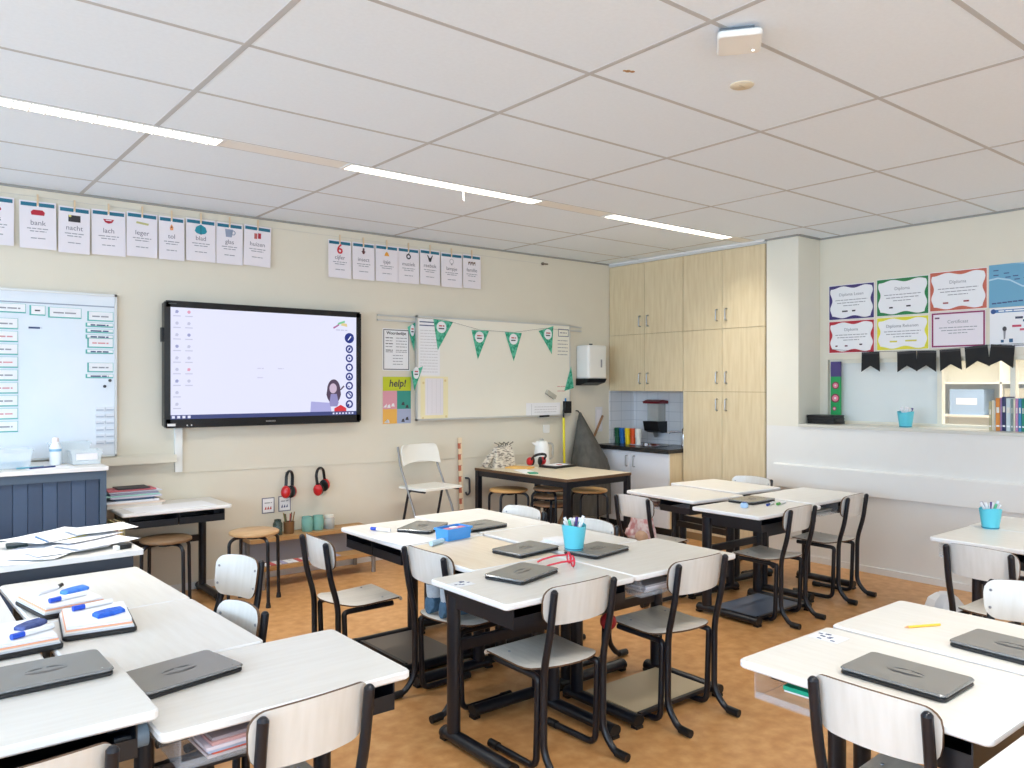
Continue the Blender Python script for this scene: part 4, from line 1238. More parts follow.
m = MB(); m.box(-.075, .075, -.11, .11, 0, .012, mat('book_orange', (226, 176, 90), .5)); tag(m.build('book', loc=(4.56, 5.55, zq), rot=(0, 0, R(25)), smooth=0), 'orange-yellow booklet lying in front of the paper bag on the high table', 'book')
m = MB(); m.box(-.06, .06, -.15, .15, 0, .003, M_paper); m.box(-.03, .04, -.20, -.12, .0, .010, mat('green_card', (60, 150, 120), .6)); tag(m.build('loose_papers', loc=(4.42, 5.30, zq), rot=(0, 0, R(-20)), smooth=0), 'white paper with green corner at the left edge of the high table', 'paper')
m = MB(); m.box(-.07, .07, -.12, .12, 0, .004, mat('cream_paper', (226, 218, 196), .7)); tag(m.build('loose_papers', loc=(4.68, 5.62, zq), rot=(0, 0, R(40)), smooth=0), 'cream sheet lying between the paper bag and ear defenders on the high table', 'paper')
earmuffs('ear_defenders', 'red ear defenders lying on the high table in front of the white kettle', (4.80, 5.60, zq + .05), (R(62), R(0), R(-20)))
t = thing('kettle', 'white electric kettle with grey handle on the high table below the wall socket', 'kettle', (4.965, 5.72, zq), -20)
m = MB(); m.lathe([(.078, 0), (.078, .02), (.074, .03), (.07, .12), (.06, .20), (.05, .215), (.0, .222)], M_white, 22, cap1=False); m.build('body', t)
m = MB(); m.tube(fillet([(.055, 0, .195), (.115, 0, .19), (.11, 0, .05), (.076, 0, .045)], .04), .012, mat('kettle_grey', (170, 168, 160), .4), 8, flat=.8); m.build('handle', t)
m = MB(); m.loft([[(-.060, -.02, .17), (-.060, .02, .17), (-.056, .02, .20), (-.056, -.02, .20)], [(-.095, -.008, .195), (-.095, .008, .195), (-.090, .008, .205), (-.090, -.008, .205)]], M_white); m.build('spout', t)
m = MB(); m.lathe([(.02, .22), (.022, .232), (.012, .238)], mat('kettle_grey', (170, 168, 160)), 12); m.build('lid_knob', t)
t = thing('laptop', 'closed dark laptop with white paper on it at the back of the high table', 'laptop', (4.90, 5.42, zq), 8, 'closed laptops')
m = MB(); m.rbox(0, 0, .30, .21, 0, .020, .015, .004, M_lap); m.build('base', t)
m = MB(); m.box(-.11, .10, -.07, .08, .0202, .0212, M_paper); m.box(-.02, .03, -.03, .0, .0212, .024, M_red); m.build('paper_top', t, smooth=0)

# ------------------------------------------------------------------ folding bar chair
t = thing('folding_chair', 'tall white folding chair with black tube legs by the back wall', 'chair', (3.69, 5.70, 0), 8)
M_plw = mat('folding_white', (238, 236, 228), .35)
m = MB()
def bend(u, v):
    x = u * (.205 - .02 * max(0, v - .6))
    return (x, .085 + .09 * (v * .20 / .4) + .05 * (u * u) * -.6 + .03, .805 + .170 * v)
NU = 14
for off in (0,):
    g0 = [[bend(-1 + 2 * i / NU, v) for i in range(NU + 1)] for v in (0, .1, .3, .55, .8, .93, 1.0)]
    def shp(r, k, v):
        sh = [1.0, 1.0, 1.0, 1.0, .985, .94, .84][k]
        return [(p[0] * sh, p[1], p[2] - (.03 * (1 - (2 * i / NU - 1) ** 2) * -1 if k == 0 else 0)) for i, p in enumerate(r)]
    g = [shp(r, k, 0) for k, r in enumerate(g0)]
    A_ = [[m.bm.verts.new(p) for p in r] for r in g]
    B_ = [[m.bm.verts.new((p[0], p[1] + .014, p[2])) for p in r] for r in g]
    ii = m.mi(M_plw)
    def q(*v):
        f = m.bm.faces.new(v); f.material_index = ii
    for r in range(len(g) - 1):
        for i in range(NU):
            q(A_[r][i], A_[r][i + 1], A_[r + 1][i + 1], A_[r + 1][i]); q(B_[r][i + 1], B_[r][i], B_[r + 1][i], B_[r + 1][i + 1])
        q(A_[r][0], A_[r + 1][0], B_[r + 1][0], B_[r][0]); q(A_[r + 1][NU], A_[r][NU], B_[r][NU], B_[r + 1][NU])
    for i in range(NU):
        q(A_[0][i + 1], A_[0][i], B_[0][i], B_[0][i + 1]); q(A_[-1][i], A_[-1][i + 1], B_[-1][i + 1], B_[-1][i])
m.build('backrest', t)
m = MB()
pts = [(-.20, -.19), (.20, -.19), (.215, -.10), (.20, .16), (-.20, .16), (-.215, -.10)]
m.loft([[(a, b, .614) for a, b in pts], [(a * 1.0, b, .630) for a, b in pts], [(a * .97, b * .97, .634) for a, b in pts]], M_plw); m.build('seat', t, smooth=0)
M_blk = mat('folding_frame', (40, 44, 52), .3, .3)
for s in (-1, 1):
    m = MB(); m.tube([(s * .20, .17, .96), (s * .205, .13, .80), (s * .21, -.05, .45), (s * .22, -.21, .0)], .010, M_galv, 10); m.build('leg', t)
    m = MB(); m.tube(fillet([(s * .185, -.16, .606), (s * .188, .04, .606), (s * .19, .20, .0)], .04), .011, M_blk, 10); m.build('leg', t)
m = MB(); m.tube([(-.215, -.10, .26), (.215, -.10, .26)], .009, M_blk, 8); m.tube([(-.19, .17, .08), (.19, .17, .08)], .009, M_blk, 8); m.build('crossbar', t)
# measuring stick and hook thing beside it
m = MB()
for k in range(10):
    m.box(-.020, .004, -.012, .0, .1 * k, .1 * k + .05, mat('stick_red', (196, 110, 84), .6)); m.box(-.020, .004, -.012, .0, .1 * k + .05, .1 * k + .1, mat('stick_cream', (236, 216, 184), .6)); m.box(.004, .020, -.012, .0, .1 * k, .1 * k + .1, mat('stick_cream', (236, 216, 184)))
    m.box(.002, .012, -.0126, -.012, .1 * k + .048, .1 * k + .052, M_ink)
tag(m.build('measuring_stick', loc=(4.19, YB - .055, .002), rot=(R(-2.6), 0, 0), smooth=0), 'red and cream metre stick leaning upright against the back wall', 'stick')
m = MB(); m.tube(fillet([(0, 0, .16), (.045, 0, .155), (.05, 0, .02), (.02, 0, 0), (.005, 0, .03)], .03), .009, M_ink, 8)
tag(m.build('black_hook', loc=(4.25, YB - .02, .47)), 'black hooked handle hanging on the wall right of the metre stick', 'hook')

# ------------------------------------------------------------------ coat, broom, yellow pole in the corner
M_coat = noise_mat('coat_grey', (72, 70, 66), (92, 90, 84), scale=(8, 8, 1.5), nscale=3, rough=.85)
t = thing('coat', 'dark grey cape-like coat hanging to a point from the wall beside the sink', 'coat', (5.655, YB - .06, .18))
m = MB(); rings = []
for k in range(12):
    f = k / 11
    f2 = min(1.0, f / .5)
    z = 1.02 * (1 - f)
    hx, hy, cy = .008 + .20 * f2 ** .95, .015 + .15 * f2, -.13 * f2
    ring = []
    for i in range(40):
        a = 2 * PI * i / 40
        w = 1 + .11 * f * math.sin(7 * a + 1.3 * f) + .05 * f * math.sin(13 * a)
        ring.append((hx * w * math.cos(a) * (1.12 if math.cos(a) > 0 else .95), min(.006, cy + hy * w * math.sin(a)), z))
    rings.append(ring)
m.loft(rings, M_coat); m.build('cloth', t, smooth=70)
m = MB(); m.tube([(0, 0, 1.01), (0, .03, 1.035), (0, .058, 1.035)], .006, M_cap, 6); m.build('hanging_loop', t)
m = MB(); m.tube([(0, 0, 0), (.68, .012, 1.145)], .013, mat('broom_handle', (150, 112, 78), .5), 10)
tag(m.build('broom_handle', loc=(5.345, 5.948, .012)), 'brown wooden broom handle leaning out behind the grey coat', 'broom')
m = MB(); m.tube([(0, 0, 0), (.022, .05, 1.15)], .013, mat('yellow_pole', (232, 216, 28), .4), 12); m.tube([(.0218, .0497, 1.14), (.0235, .0535, 1.23)], .008, M_cap, 8)
tag(m.build('pole', loc=(5.40, 5.86, .002)), 'bright yellow pole with black tip leaning against the wall beside the coat', 'pole')
m = MB(); m.box(0, .10, -.004, 0, 0, .26, mat('pale_grey_sheet', (222, 220, 222), .5)); rect(m, .02, .08, .03, .23, -.004, mat('pale_lilac_paper', (232, 228, 232)))
tag(m.build('wall_plate', loc=(5.93, YB - .007, .99), smooth=0), 'pale blank notice on the wall tiles between coat and sink', 'notice')
# ------------------------------------------------------------------ roller-door cabinet, left
M_cab = mat('cabinet_slate', (72, 88, 106), .45)
M_cabs = mat('tambour_blue', (66, 84, 110), .45)
M_cabt = mat('tambour_blue_deep', (58, 74, 98), .45)
M_cabd = mat('cabinet_slate_dark', (44, 52, 64), .5)
t = thing('roller_cabinet', 'low dark slate cabinet with vertical tambour door under the whiteboard', 'cabinet', (.53, 5.64, 0))
hw, zc = .60, .962
m = MB()
m.box(-hw, hw, .26, .29, 0, zc, M_cabd); m.box(-hw, -hw + .035, -.285, .26, 0, zc, M_cab); m.box(hw - .035, hw, -.285, .26, 0, zc, M_cab)
m.box(-hw + .035, hw - .035, -.285, .26, zc - .05, zc, M_cab); m.box(-hw + .035, hw - .035, -.285, .26, 0, .06, M_cab)
m.build('body', t, smooth=0)
m = MB()
n = 15
for i in range(n):
    x = -hw + .037 + (2 * hw - .074) * i / n
    w = (2 * hw - .074) / n
    mm = M_cabs if i % 2 else M_cabt
    m.prism([(x, -.262), (x + .003, -.267), (x + w - .003, -.267), (x + w, -.262), (x + w, -.258), (x, -.258)], 'z', .062, zc - .052, mm)
m.build('tambour_door', t, smooth=0)
m = MB(); m.rbox(0, 0, 2 * hw + .02, .60, zc + .001, zc + .026, .004, .002, M_edge, topm=M_top); m.build('top_board', t)
zc2 = zc + .027
# things on it
def clear_box(name, label, x, y, w, d, h, rz=0, rgb=(230, 238, 242), al=.38, group='clear storage boxes'):
    t = thing(name, label, 'box', (x, y, zc2), rz, group)
    g = glassy('clear_box_%d' % rgb[0], rgb, al)
    m = MB()
    k = .90
    o = [(-w / 2, -d / 2), (w / 2, -d / 2), (w / 2, d / 2), (-w / 2, d / 2)]
    m.loft([[(a * k, b * k, 0) for a, b in o], [(a, b, h) for a, b in o], [(a * .97, b * .97, h) for a, b in o], [(a * k * .96, b * k * .96, .003) for a, b in o]], g)
    m.build('body', t, smooth=0)
    m = MB()
    for (a, b, c, d_) in ((-w / 2 - .006, w / 2 + .006, -d / 2 - .006, -d / 2), (-w / 2 - .006, w / 2 + .006, d / 2, d / 2 + .006), (-w / 2 - .006, -w / 2, -d / 2, d / 2), (w / 2, w / 2 + .006, -d / 2, d / 2)):
        m.box(a, b, c, d_, h - .012, h + .002, g)
    m.build('rim', t, smooth=0)
    return t
t = clear_box('storage_box', 'clear plastic box with blue crumpled bits at the left edge of the slate cabinet top', .655, 5.56, .20, .16, .115)
for k in range(5):
    m = MB(); m.loft([[(-.06 + .028 * k + .018 * math.cos(2 * PI * i / 7 + k) * s, -.01 + .02 * math.sin(2 * PI * i / 7 + k) * s, .006 + z) for i in range(7)] for z, s in ((0, .6), (.018 + .006 * (k % 2), 1), (.035, .5))], mat('blue_bit', (40, 150, 196), .5)); m.build('blue_wad', t, smooth=0)
t = clear_box('storage_box', 'clear grey plastic box with pinkish label at the right on the slate cabinet top', 1.055, 5.60, .17, .15, .085)
m = MB(); m.box(-.06, .06, -.0755, -.074, .03, .07, mat('label_pinkwhite', (228, 222, 226), .5)); m.build('box_label', t, smooth=0)
t = clear_box('storage_box', 'tall pale clear box behind the white spray bottle on the slate cabinet top', .995, 5.74, .22, .12, .13)
m = MB(); m.box(0, .27, 0, .12, 0, .10, mat('grid_box', (214, 226, 230), .4))
for k in range(5):
    rect(m, .02 + .05 * k, .06 + .05 * k, .02, .045, 0, M_paper); rect(m, .02 + .05 * k, .06 + .05 * k, .06, .085, 0, M_paper)
tag(m.build('card_tray', loc=(.43, 5.70, zc2), smooth=0), 'pale tray of small cards at the left edge behind the box of blue bits', 'tray')
t = thing('spray_bottle', 'white plastic bottle standing in the middle of the slate cabinet top', 'bottle', (.898, 5.62, zc2))
m = MB(); m.lathe([(.030, 0), (.033, .006), (.033, .11), (.026, .125), (.018, .14)], mat('bottle_white', (232, 238, 244), .3), 20); m.build('body', t)
m = MB(); m.lathe([(.019, .14), (.019, .165), (.008, .172)], mat('cap_pale_pink', (236, 226, 228), .4), 16); m.build('cap', t)
m = MB(); m.lathe([(.0335, .085), (.0335, .10)], mat('ring_blue', (130, 180, 214), .4), 20, cap0=False, cap1=False); m.build('label_band', t)
for (x, y, rz, rgb, lab) in ((.80, 5.44, 18, (30, 50, 110), 'dark blue pen lying at the front of the slate cabinet top'), (.74, 5.47, 8, (90, 150, 170), 'teal pen lying beside the box of blue bits')):
    m = MB(); m.tube([(-.07, 0, .006), (.06, 0, .006), (.075, 0, .006)], .0055, mat('pen_%d_%d' % (rgb[0], rgb[1]), rgb, .4), 8)
    tag(m.build('pen', loc=(x, y, zc2), rot=(0, 0, R(rz))), lab, 'pen')
m = MB(); m.box(-.13, .10, -.08, .08, 0, .002, M_paper); tag(m.build('paper_sheet', loc=(.85, 5.46, zc2 - .0005), rot=(0, 0, R(12)), smooth=0), 'loose white sheet under the pens on the slate cabinet top', 'paper')

# ------------------------------------------------------------------ teacher's paper-strewn desk
t = thing('teacher_desk', 'pale desk with dark steel edge strewn with papers, left edge of the view', 'desk', (.225, 4.155, 0), 1)
zt = .742
m = MB(); m.rbox(0, 0, 1.48, .60, zt - .026, zt, .004, .002, M_edge, topm=M_top); m.build('desktop', t)
m = MB(); m.box(-.70, .70, -.285, -.265, zt - .085, zt - .028, M_cabd); m.box(-.70, .70, .265, .285, zt - .085, zt - .028, M_cabd); m.box(.68, .70, -.265, .265, zt - .085, zt - .028, M_cabd); m.box(-.70, -.68, -.265, .265, zt - .085, zt - .028, M_cabd); m.build('frame', t, smooth=0)
for sx in (-1, 1):
    for sy in (-1, 1):
        m = MB(); m.box(sx * .675 - .022, sx * .675 + .022, sy * .25 - .022, sy * .25 + .022, 0, zt - .028, M_cabd); m.build('leg', t, smooth=0)
zq = zt + .0006
def wavy_sheet(name, label, cx, cy, w, d, rz, lift, base, group='papers on the strewn desk', lines=True, z=None, ink=None):
    m = MB()
    nx, ny = 8, 6
    i = m.mi(base)
    P = [[(w * (u / nx - .5), d * (v / ny - .5), .0006 + lift * (max(0, abs(u / nx - .5) * 2 - .35) ** 2 + .35 * max(0, v / ny - .6))) for u in range(nx + 1)] for v in range(ny + 1)]
    A = [[m.bm.verts.new(p) for p in r] for r in P]
    B = [[m.bm.verts.new((p[0], p[1], p[2] + .0012)) for p in r] for r in P]
    for v in range(ny):
        for u in range(nx):
            for q in ((A[v][u], A[v + 1][u], A[v + 1][u + 1], A[v][u + 1]), (B[v][u], B[v][u + 1], B[v + 1][u + 1], B[v + 1][u])):
                f = m.bm.faces.new(q); f.material_index = i
    per = lambda g: g[0] + [r[-1] for r in g[1:]] + list(reversed(g[-1][:-1])) + [r[0] for r in reversed(g[1:-1])]
    a, b = per(A), per(B)
    for k in range(len(a)):
        j = (k + 1) % len(a)
        f = m.bm.faces.new((a[k], b[k], b[j], a[j])); f.material_index = i
    if ink:
        m.box(-w * .22, w * .12, -d * .05, d * .12, .0022 + lift * .02, .0026 + lift * .02, ink)
    o = m.build(name, loc=(cx * K, cy * K, (z or zq)), rot=(0, 0, R(rz)), smooth=60)
    return tag(o, label, 'paper', group)
wavy_sheet('paper_sheet', 'white sheet at the front left of the strewn desk with curled edge', .475, 3.93, .24, .26, 20, .012, M_paper, z=zq)
wavy_sheet('paper_sheet', 'white sheet lying flat across the front middle of the strewn desk', .665, 3.955, .30, .22, 12, .006, M_paper, z=zq + .013)
wavy_sheet('paper_sheet', 'sheet reaching towards the right corner of the strewn desk under the others', .80, 3.98, .30, .20, 24, .004, mat('paper_grey', (220, 220, 226), .7), z=zq + .020)
wavy_sheet('paper_sheet', 'sheet with yellow patch on top of the strewn papers', .76, 4.13, .30, .22, 30, .006, M_paper, z=zq + .028, ink=mat('yellow_mark', (242, 226, 120), .6))
wavy_sheet('paper_sheet', 'large sheet at the back of the strewn papers, highest in the pile', .66, 4.20, .36, .24, 34, .008, M_paper, z=zq + .034)
wavy_sheet('paper_sheet', 'sheet sticking out at the back right of the strewn papers over the stool', .86, 4.20, .28, .20, 8, .006, M_paper, z=zq + .044)
wavy_sheet('paper_sheet', 'sheet turned askew at the very front of the strewn papers', .60, 3.93, .21, .28, -38, .004, M_paper, z=zq + .008)
wavy_sheet('paper_sheet', 'greyish sheet peeping out left under the strewn pile beside the black device', .60, 4.10, .30, .21, 52, .003, mat('paper_grey', (220, 220, 226)), z=zq + .001)
m = MB(); m.rbox(0, 0, .085, .10, 0, .012, .008, .003, mat('phone_black_green', (22, 44, 42), .3)); tag(m.build('phone', loc=(.52 * K, 4.215 * K, zq), rot=(0, 0, R(-5))), 'small black device lying left of the papers on the strewn desk', 'phone')
m = MB(); m.tube([(0, .09, .006), (0, -.06, .006), (0, -.075, .006)], .006, mat('pen_steel_blue', (70, 110, 150), .4), 8); tag(m.build('pen', loc=(.605 * K, 4.11 * K, zq + .030), rot=(0, 0, R(8))), 'grey-blue pen lying across the papers on the strewn desk', 'pen')
m = MB(); m.rbox(0, 0, .055, .03, 0, .022, .005, .003, M_cap); m.box(-.045, -.028, -.015, .015, 0, .018, M_white); tag(m.build('stapler', loc=(.888 * K, 3.86 * K, zq), rot=(0, 0, R(12))), 'small black and white clip block at the right front corner of the strewn desk', 'stapler')

# ------------------------------------------------------------------ papers on the side desk by the wall
zs = .6658
m = MB(); m.box(-.25, .28, -.13, .13, 0, .002, M_paper); tag(m.build('paper_sheet', loc=(1.56, 5.62, zs), rot=(0, 0, R(4)), smooth=0), 'big flat white sheet on the desk right of the roller-door cabinet', 'paper')
t = thing('magazine_stack', 'stack of magazines and folders at the back of the desk right of the roller-door cabinet', 'stack', (1.385, 5.84, zs))
for k, (w, d, h, rgb) in enumerate(((.34, .20, .020, (222, 214, 204)), (.36, .21, .012, (226, 206, 190)), (.33, .20, .015, (226, 226, 232)), (.24, .20, .014, (62, 84, 110)), (.32, .20, .012, (206, 200, 216)), (.34, .19, .010, (168, 216, 206)), (.30, .19, .014, (150, 150, 170)), (.33, .18, .008, (224, 226, 238)), (.30, .17, .012, (204, 110, 120)), (.20, .16, .010, (60, 56, 60)))):
    z = sum([.020, .012, .015, .014, .012, .010, .014, .008, .012, .010][:k])
    m = MB(); m.box(-w / 2 + .012 * math.sin(2.1 * k), w / 2 + .012 * math.sin(2.1 * k), -d / 2, d / 2, z + .0004 * k, z + h, mat('folder_%d' % k, rgb, .6)); m.build('folder', t, smooth=0)
t = thing('book', 'yellowish books standing in the tray end of the desk right of the roller-door cabinet', 'book', (1.235, 5.50, .50))
m = MB()
for k in range(5):
    m.box(-.034 + .014 * k, -.022 + .014 * k, 0, .16, 0, .115 - .006 * (k % 2), mat('tray_book_%d' % k, [(196, 176, 110), (120, 60, 60), (220, 210, 170), (206, 186, 120), (150, 140, 100)][k], .6))
m.build('book_block', t, smooth=0)

# ------------------------------------------------------------------ laptops
def make_laptop(w=.285, d=.200, emblem=True):
    t = bpy.data.objects.new('laptop', None); C.objects.link(t)
    m = MB(); m.rbox(0, 0, w - .004, d - .004, 0, .011, .016, .003, M_lap)
    for sx in (-1, 1):
        m.box(sx * (w * .36) - .02, sx * (w * .36) + .02, d / 2 - .006, d / 2 + .001, .004, .016, M_lap)
    m.build('base', t)
    m = MB(); m.rbox(0, 0, w, d, .0118, .0205, .018, .0035, M_lidrim, topm=M_lid); l = m.build('lid', t)
    m = MB()
    if emblem:
        for k, (r0, a0, a1) in enumerate(((.036, 195, 345), (.031, 200, 340), (.026, 205, 335), (.020, 215, 325), (.034, 20, 85), (.034, 95, 160), (.027, 30, 80), (.027, 100, 150))):
            pts = [(r0 * 1.35 * math.cos(R(a0 + (a1 - a0) * i / 12)), .62 * r0 * math.sin(R(a0 + (a1 - a0) * i / 12)), .0206) for i in range(13)]
            m.tube(pts, .0021, M_emblem, 5, flat=.3, up=(0, 0, 1))
    m.tube([(w * .40, -d * .40, .0206), (w * .41, -d * .40, .0206)], .003, M_lidrim, 5, flat=.3)
    m.build('emblem', l)
    return t
lap0 = [make_laptop()]
lused = [False]
def laptop(x, y, z, rz, label, group='closed laptops'):
    o = lap0[0] if not lused[0] else copy_tree(lap0[0])
    lused[0] = True
    o.location = (x * K, y * K, z + .0006); o.rotation_euler = (0, 0, R(rz)); return tag(o, label, 'laptop', group)
laptop(2.175, 1.010, ZT, -89, 'closed laptop lying alone on the near right desk behind the chair back')
laptop(2.640, .915, ZT, -93, 'closed laptop cut off by the right edge, beside the yellow pencil')
laptop(.350, 2.325, .73, 1, 'closed laptop with dark emblem at the left edge, on the raised desk')
laptop(.655, 2.255, ZT, 12, 'closed laptop half tucked under the raised desk, by the stuffed clear tray')
laptop(2.110, 2.555, ZT, 16, 'closed laptop nearest the viewer on the middle island, beside the red glasses')
laptop(2.430, 2.915, ZT, 8, 'closed laptop behind the red glasses, left of the turquoise cup')
laptop(2.680, 2.690, ZT, 10, 'closed laptop under and right of the turquoise cup')
laptop(2.365, 3.715, ZT, 34, 'closed laptop left of the blue pencil box, white marker leaning on it')
laptop(2.625, 3.560, ZT, 4, 'closed laptop right of the blue pencil box')
laptop(4.590, 3.150, .69, 2, 'closed laptop on the island by the wall among blue markers')

# ------------------------------------------------------------------ small things on the middle island
z = ZT + .0006
t = thing('pencil_box', 'bright blue open pencil box between two laptops', 'box', (2.345 * K, 3.395 * K, z), 8)
M_blue = mat('box_blue', (66, 150, 226), .3)
m = MB()
o4 = lambda w, d, zz: [(-w, -d, zz), (w, -d, zz), (w, d, zz), (-w, d, zz)]
m.loft([o4(.078, .046, 0), o4(.083, .050, .058), o4(.078, .046, .058), o4(.074, .042, .004)], M_blue); m.build('tray', t, smooth=0)
m = MB()
for (a, b, c, d) in ((-.088, .088, -.055, -.048), (-.088, .088, .048, .055), (-.088, -.081, -.048, .048), (.081, .088, -.048, .048)):
    m.box(a, b, c, d,   .051, .061, M_blue)
m.build('rim', t, smooth=0)
m = MB(); m.box(-.055, .07, -.025, .02, .040, .056, mat('pencil_case_pink', (206, 120, 140), .6)); m.box(-.02, .02, -.015, .012, .0565, .061, M_paper); m.build('contents', t, smooth=0)
wavy_sheet('paper_sheet', 'white sheet under the white marker at the left of the middle island', 2.135, 3.545, .22, .32, 4, .001, M_paper, 'papers on the middle island', z=z)
def marker(x, y, zz, rz, label, cap=(26, 70, 190), ln=.13, group='whiteboard markers', tilt=0):
    t = thing('marker', label, 'marker', (x * K, y * K, zz), rz, group)
    m = MB(); m.tube([(-ln / 2 + .035, 0, .009), (ln / 2, 0, .009)], .0085, M_paper, 10); m.build('barrel', t)
    m = MB(); m.tube([(-ln / 2, 0, .009), (-ln / 2 + .038, 0, .009)], .009, mat('cap_%d_%d_%d' % cap, cap, .35), 10); m.build('cap', t)
    return t
marker(2.150, 3.800, z + .002, -66, 'white marker with blue cap lying beside the far left laptop on the middle island')
m = MB(); m.tube([(-.055, 0, .014), (.03, 0, .014), (.045, 0, .014)], .013, mat('glue_pale_blue', (176, 206, 226), .4), 10); m.tube([(.03, 0, .014), (.06, 0, .014)], .010, mat('glue_cap', (90, 150, 196), .4), 10)
tag(m.build('glue_stick', loc=(2.19 * K, 3.31 * K, z), rot=(0, 0, R(22))), 'pale blue glue stick lying in front of the blue pencil box', 'glue stick')
M_turq = mat('cup_turquoise', (92, 196, 214), .35)
def pen_bucket(x, y, zz, label, s=1.0, seed=1, kk=K):
    t = thing('pen_bucket', label, 'bucket', (x * kk, y * kk, zz), 20 * seed, 'turquoise pen buckets')
    m = MB()
    r0, r1, h = .048 * s, .066 * s, .125 * s
    n = 26
    ring = lambda r, zf: [(r * math.cos(2 * PI * i / n), r * math.sin(2 * PI * i / n), zf(2 * PI * i / n)) for i in range(n)]
    topz = lambda a: h + .010 * s * (max(0, abs(math.cos(a)) - .55) / .45) ** 1
    m.loft([ring(r0, lambda a: 0), ring(r0 * 1.02, lambda a: .004), ring(r1, topz), ring(r1 * .95, topz), ring(r0 * .95, lambda a: .006)], M_turq); m.build('body', t)
    m = MB(); m.tube([(r0 * 1.01 * math.cos(2 * PI * i / n), r0 * 1.01 * math.sin(2 * PI * i / n), .006) for i in range(n + 1)], .003, mat('cup_base_blue', (30, 110, 140), .4), 6); m.build('base_ring', t)
    rnd = random.Random(seed)
    for k in range(9):
        a = rnd.uniform(0, 2 * PI); q = r0 * .55
        rgb = rnd.choice([(236, 236, 240)] * 6 + [(84, 60, 130), (90, 180, 140), (210, 220, 230)])
        tip = (r1 * .82 * math.cos(a), r1 * .82 * math.sin(a), h + s * rnd.uniform(.025, .050))
        m = MB(); m.tube([(-q * math.cos(a) * .6, -q * math.sin(a) * .6, .012), tip], .0085 * s, mat('bpen_%d_%d' % (rgb[0], rgb[1]), rgb, .4), 8); m.build('marker', t)
    return t
pen_bucket(2.575, 2.735, ZT + .0216, 'turquoise bucket of white markers on the laptop of the middle island', .90, 1)
pen_bucket(4.815, 1.775, z, 'turquoise bucket of pens on the desk against the right wall', .87, 2)
m = MB()
pts = [(.10, .055, .002), (.02, .06, .006), (-.06, .05, .012), (-.09, .01, .006), (-.05, -.05, .003), (.02, -.06, .006), (.085, -.05, .004), (.10, .01, .012)]
g = []
for k, (dx, dy, s, hh) in enumerate(((0, 0, 1, 0), (.015, -.005, .75, .012), (-.02, .01, .5, .022))):
    g.append([(x * s + dx, y * s + dy, zz + hh) for x, y, zz in pts])
m.loft([[(x, y, 0) for x, y, zz in pts]] + g, M_paper)
tag(m.build('tissue', loc=(2.655 * K, 2.960 * K, z), smooth=60), 'crumpled white tissue beside the laptop behind the turquoise cup', 'tissue')
# red glasses
t = thing('glasses', 'red-framed glasses with folded-out arms in front of the turquoise cup', 'glasses', (2.405 * K, 2.575 * K, z), 62)
M_gl = mat('glasses_red', (206, 30, 56), .3)
for s in (-1, 1):
    m = MB(); m.tube([(s * .034 + .027 * math.cos(2 * PI * i / 18), 0, .024 + .022 * math.sin(2 * PI * i / 18)) for i in range(19)], .0046, M_gl, 6); r_ = m.build('rim', t)
    m = MB(); m.prism([(s * .034 + .025 * math.cos(2 * PI * i / 18), .024 + .020 * math.sin(2 * PI * i / 18)) for i in range(18)], 'y', -.0006, .0006, glassy('lens', (226, 230, 232), .25)); m.build('lens', r_)
    m = MB(); m.tube([(s * .062, 0, .032), (s * .064, .06, .028), (s * .060, .115, .016), (s * .058, .14, .005)], .0042, M_gl, 6); m.build('arm', t)
m = MB(); m.tube([(-.009, 0, .026), (0, -.002, .030), (.009, 0, .026)], .003, M_gl, 6); m.build('bridge', t)
def sticker(x, y, zz, rz, label, w=.09, d=.075):
    m = MB(); m.box(-w / 2, w / 2, -d / 2, d / 2, 0, .0005, mat('sticker_white', (228, 230, 234), .4))
    rnd = random.Random(int(x * 1000))
    for k in range(9):
        a, b = rnd.uniform(-w * .42, w * .36), rnd.uniform(-d * .42, d * .36)
        m.box(a, a + .014, b, b + .008, .0005, .0009, M_inkblue)
    tag(m.build('sticker', loc=(x * K, y * K, zz), rot=(0, 0, R(rz)), smooth=0), label, 'sticker')
sticker(1.835, 2.600, z, 3, 'small printed sticker sheet on the left corner of the nearest middle island desk')
sticker(2.345, 1.328, z, 90, 'blue-printed sticker sheet on the corner of the near right desk', .10, .08)
# ------------------------------------------------------------------ near right desks
t = thing('pencil', 'yellow pencil lying on the near right desk', 'pencil', (2.69 * K, 1.19 * K, z), -26)
m = MB(); m.tube([(-.062, 0, .004), (.062, 0, .004)], .0042, mat('pencil_yellow', (238, 190, 64), .4), 6); m.build('shaft', t)
m = MB(); m.tube([(-.062, 0, .004), (-.076, 0, .004)], .0042, mat('pencil_tip', (206, 150, 110), .6), 6, r1=.0008); m.build('tip', t)
m = MB()
rnd = random.Random(5)
m.loft([[((.055 + .012 * rnd.uniform(-1, 1)) * k * math.cos(2 * PI * i / 12), (.055 + .012 * rnd.uniform(-1, 1)) * k * math.sin(2 * PI * i / 12), zz) for i in range(12)] for zz, k in ((0, .8), (.03, 1.15), (.07, .9), (.10, .5), (.12, .15))], M_paper)
tag(m.build('tissue', loc=(2.79 * K, .86 * K, z), smooth=20), 'crumpled white tissue at the extreme right edge above the half-seen laptop', 'tissue')
m = MB(); m.box(-.085, .085, -.11, .11, 0, .012, mat('folder_green', (20, 168, 132), .45)); m.box(-.082, .087, -.108, .108, -.006, -.0005, M_paper)
tag(m.build('folder', loc=(2.15 * K, 1.205 * K, .590), rot=(0, 0, R(3)), smooth=0), 'bright green folder in the clear tray of the near right desk', 'folder')
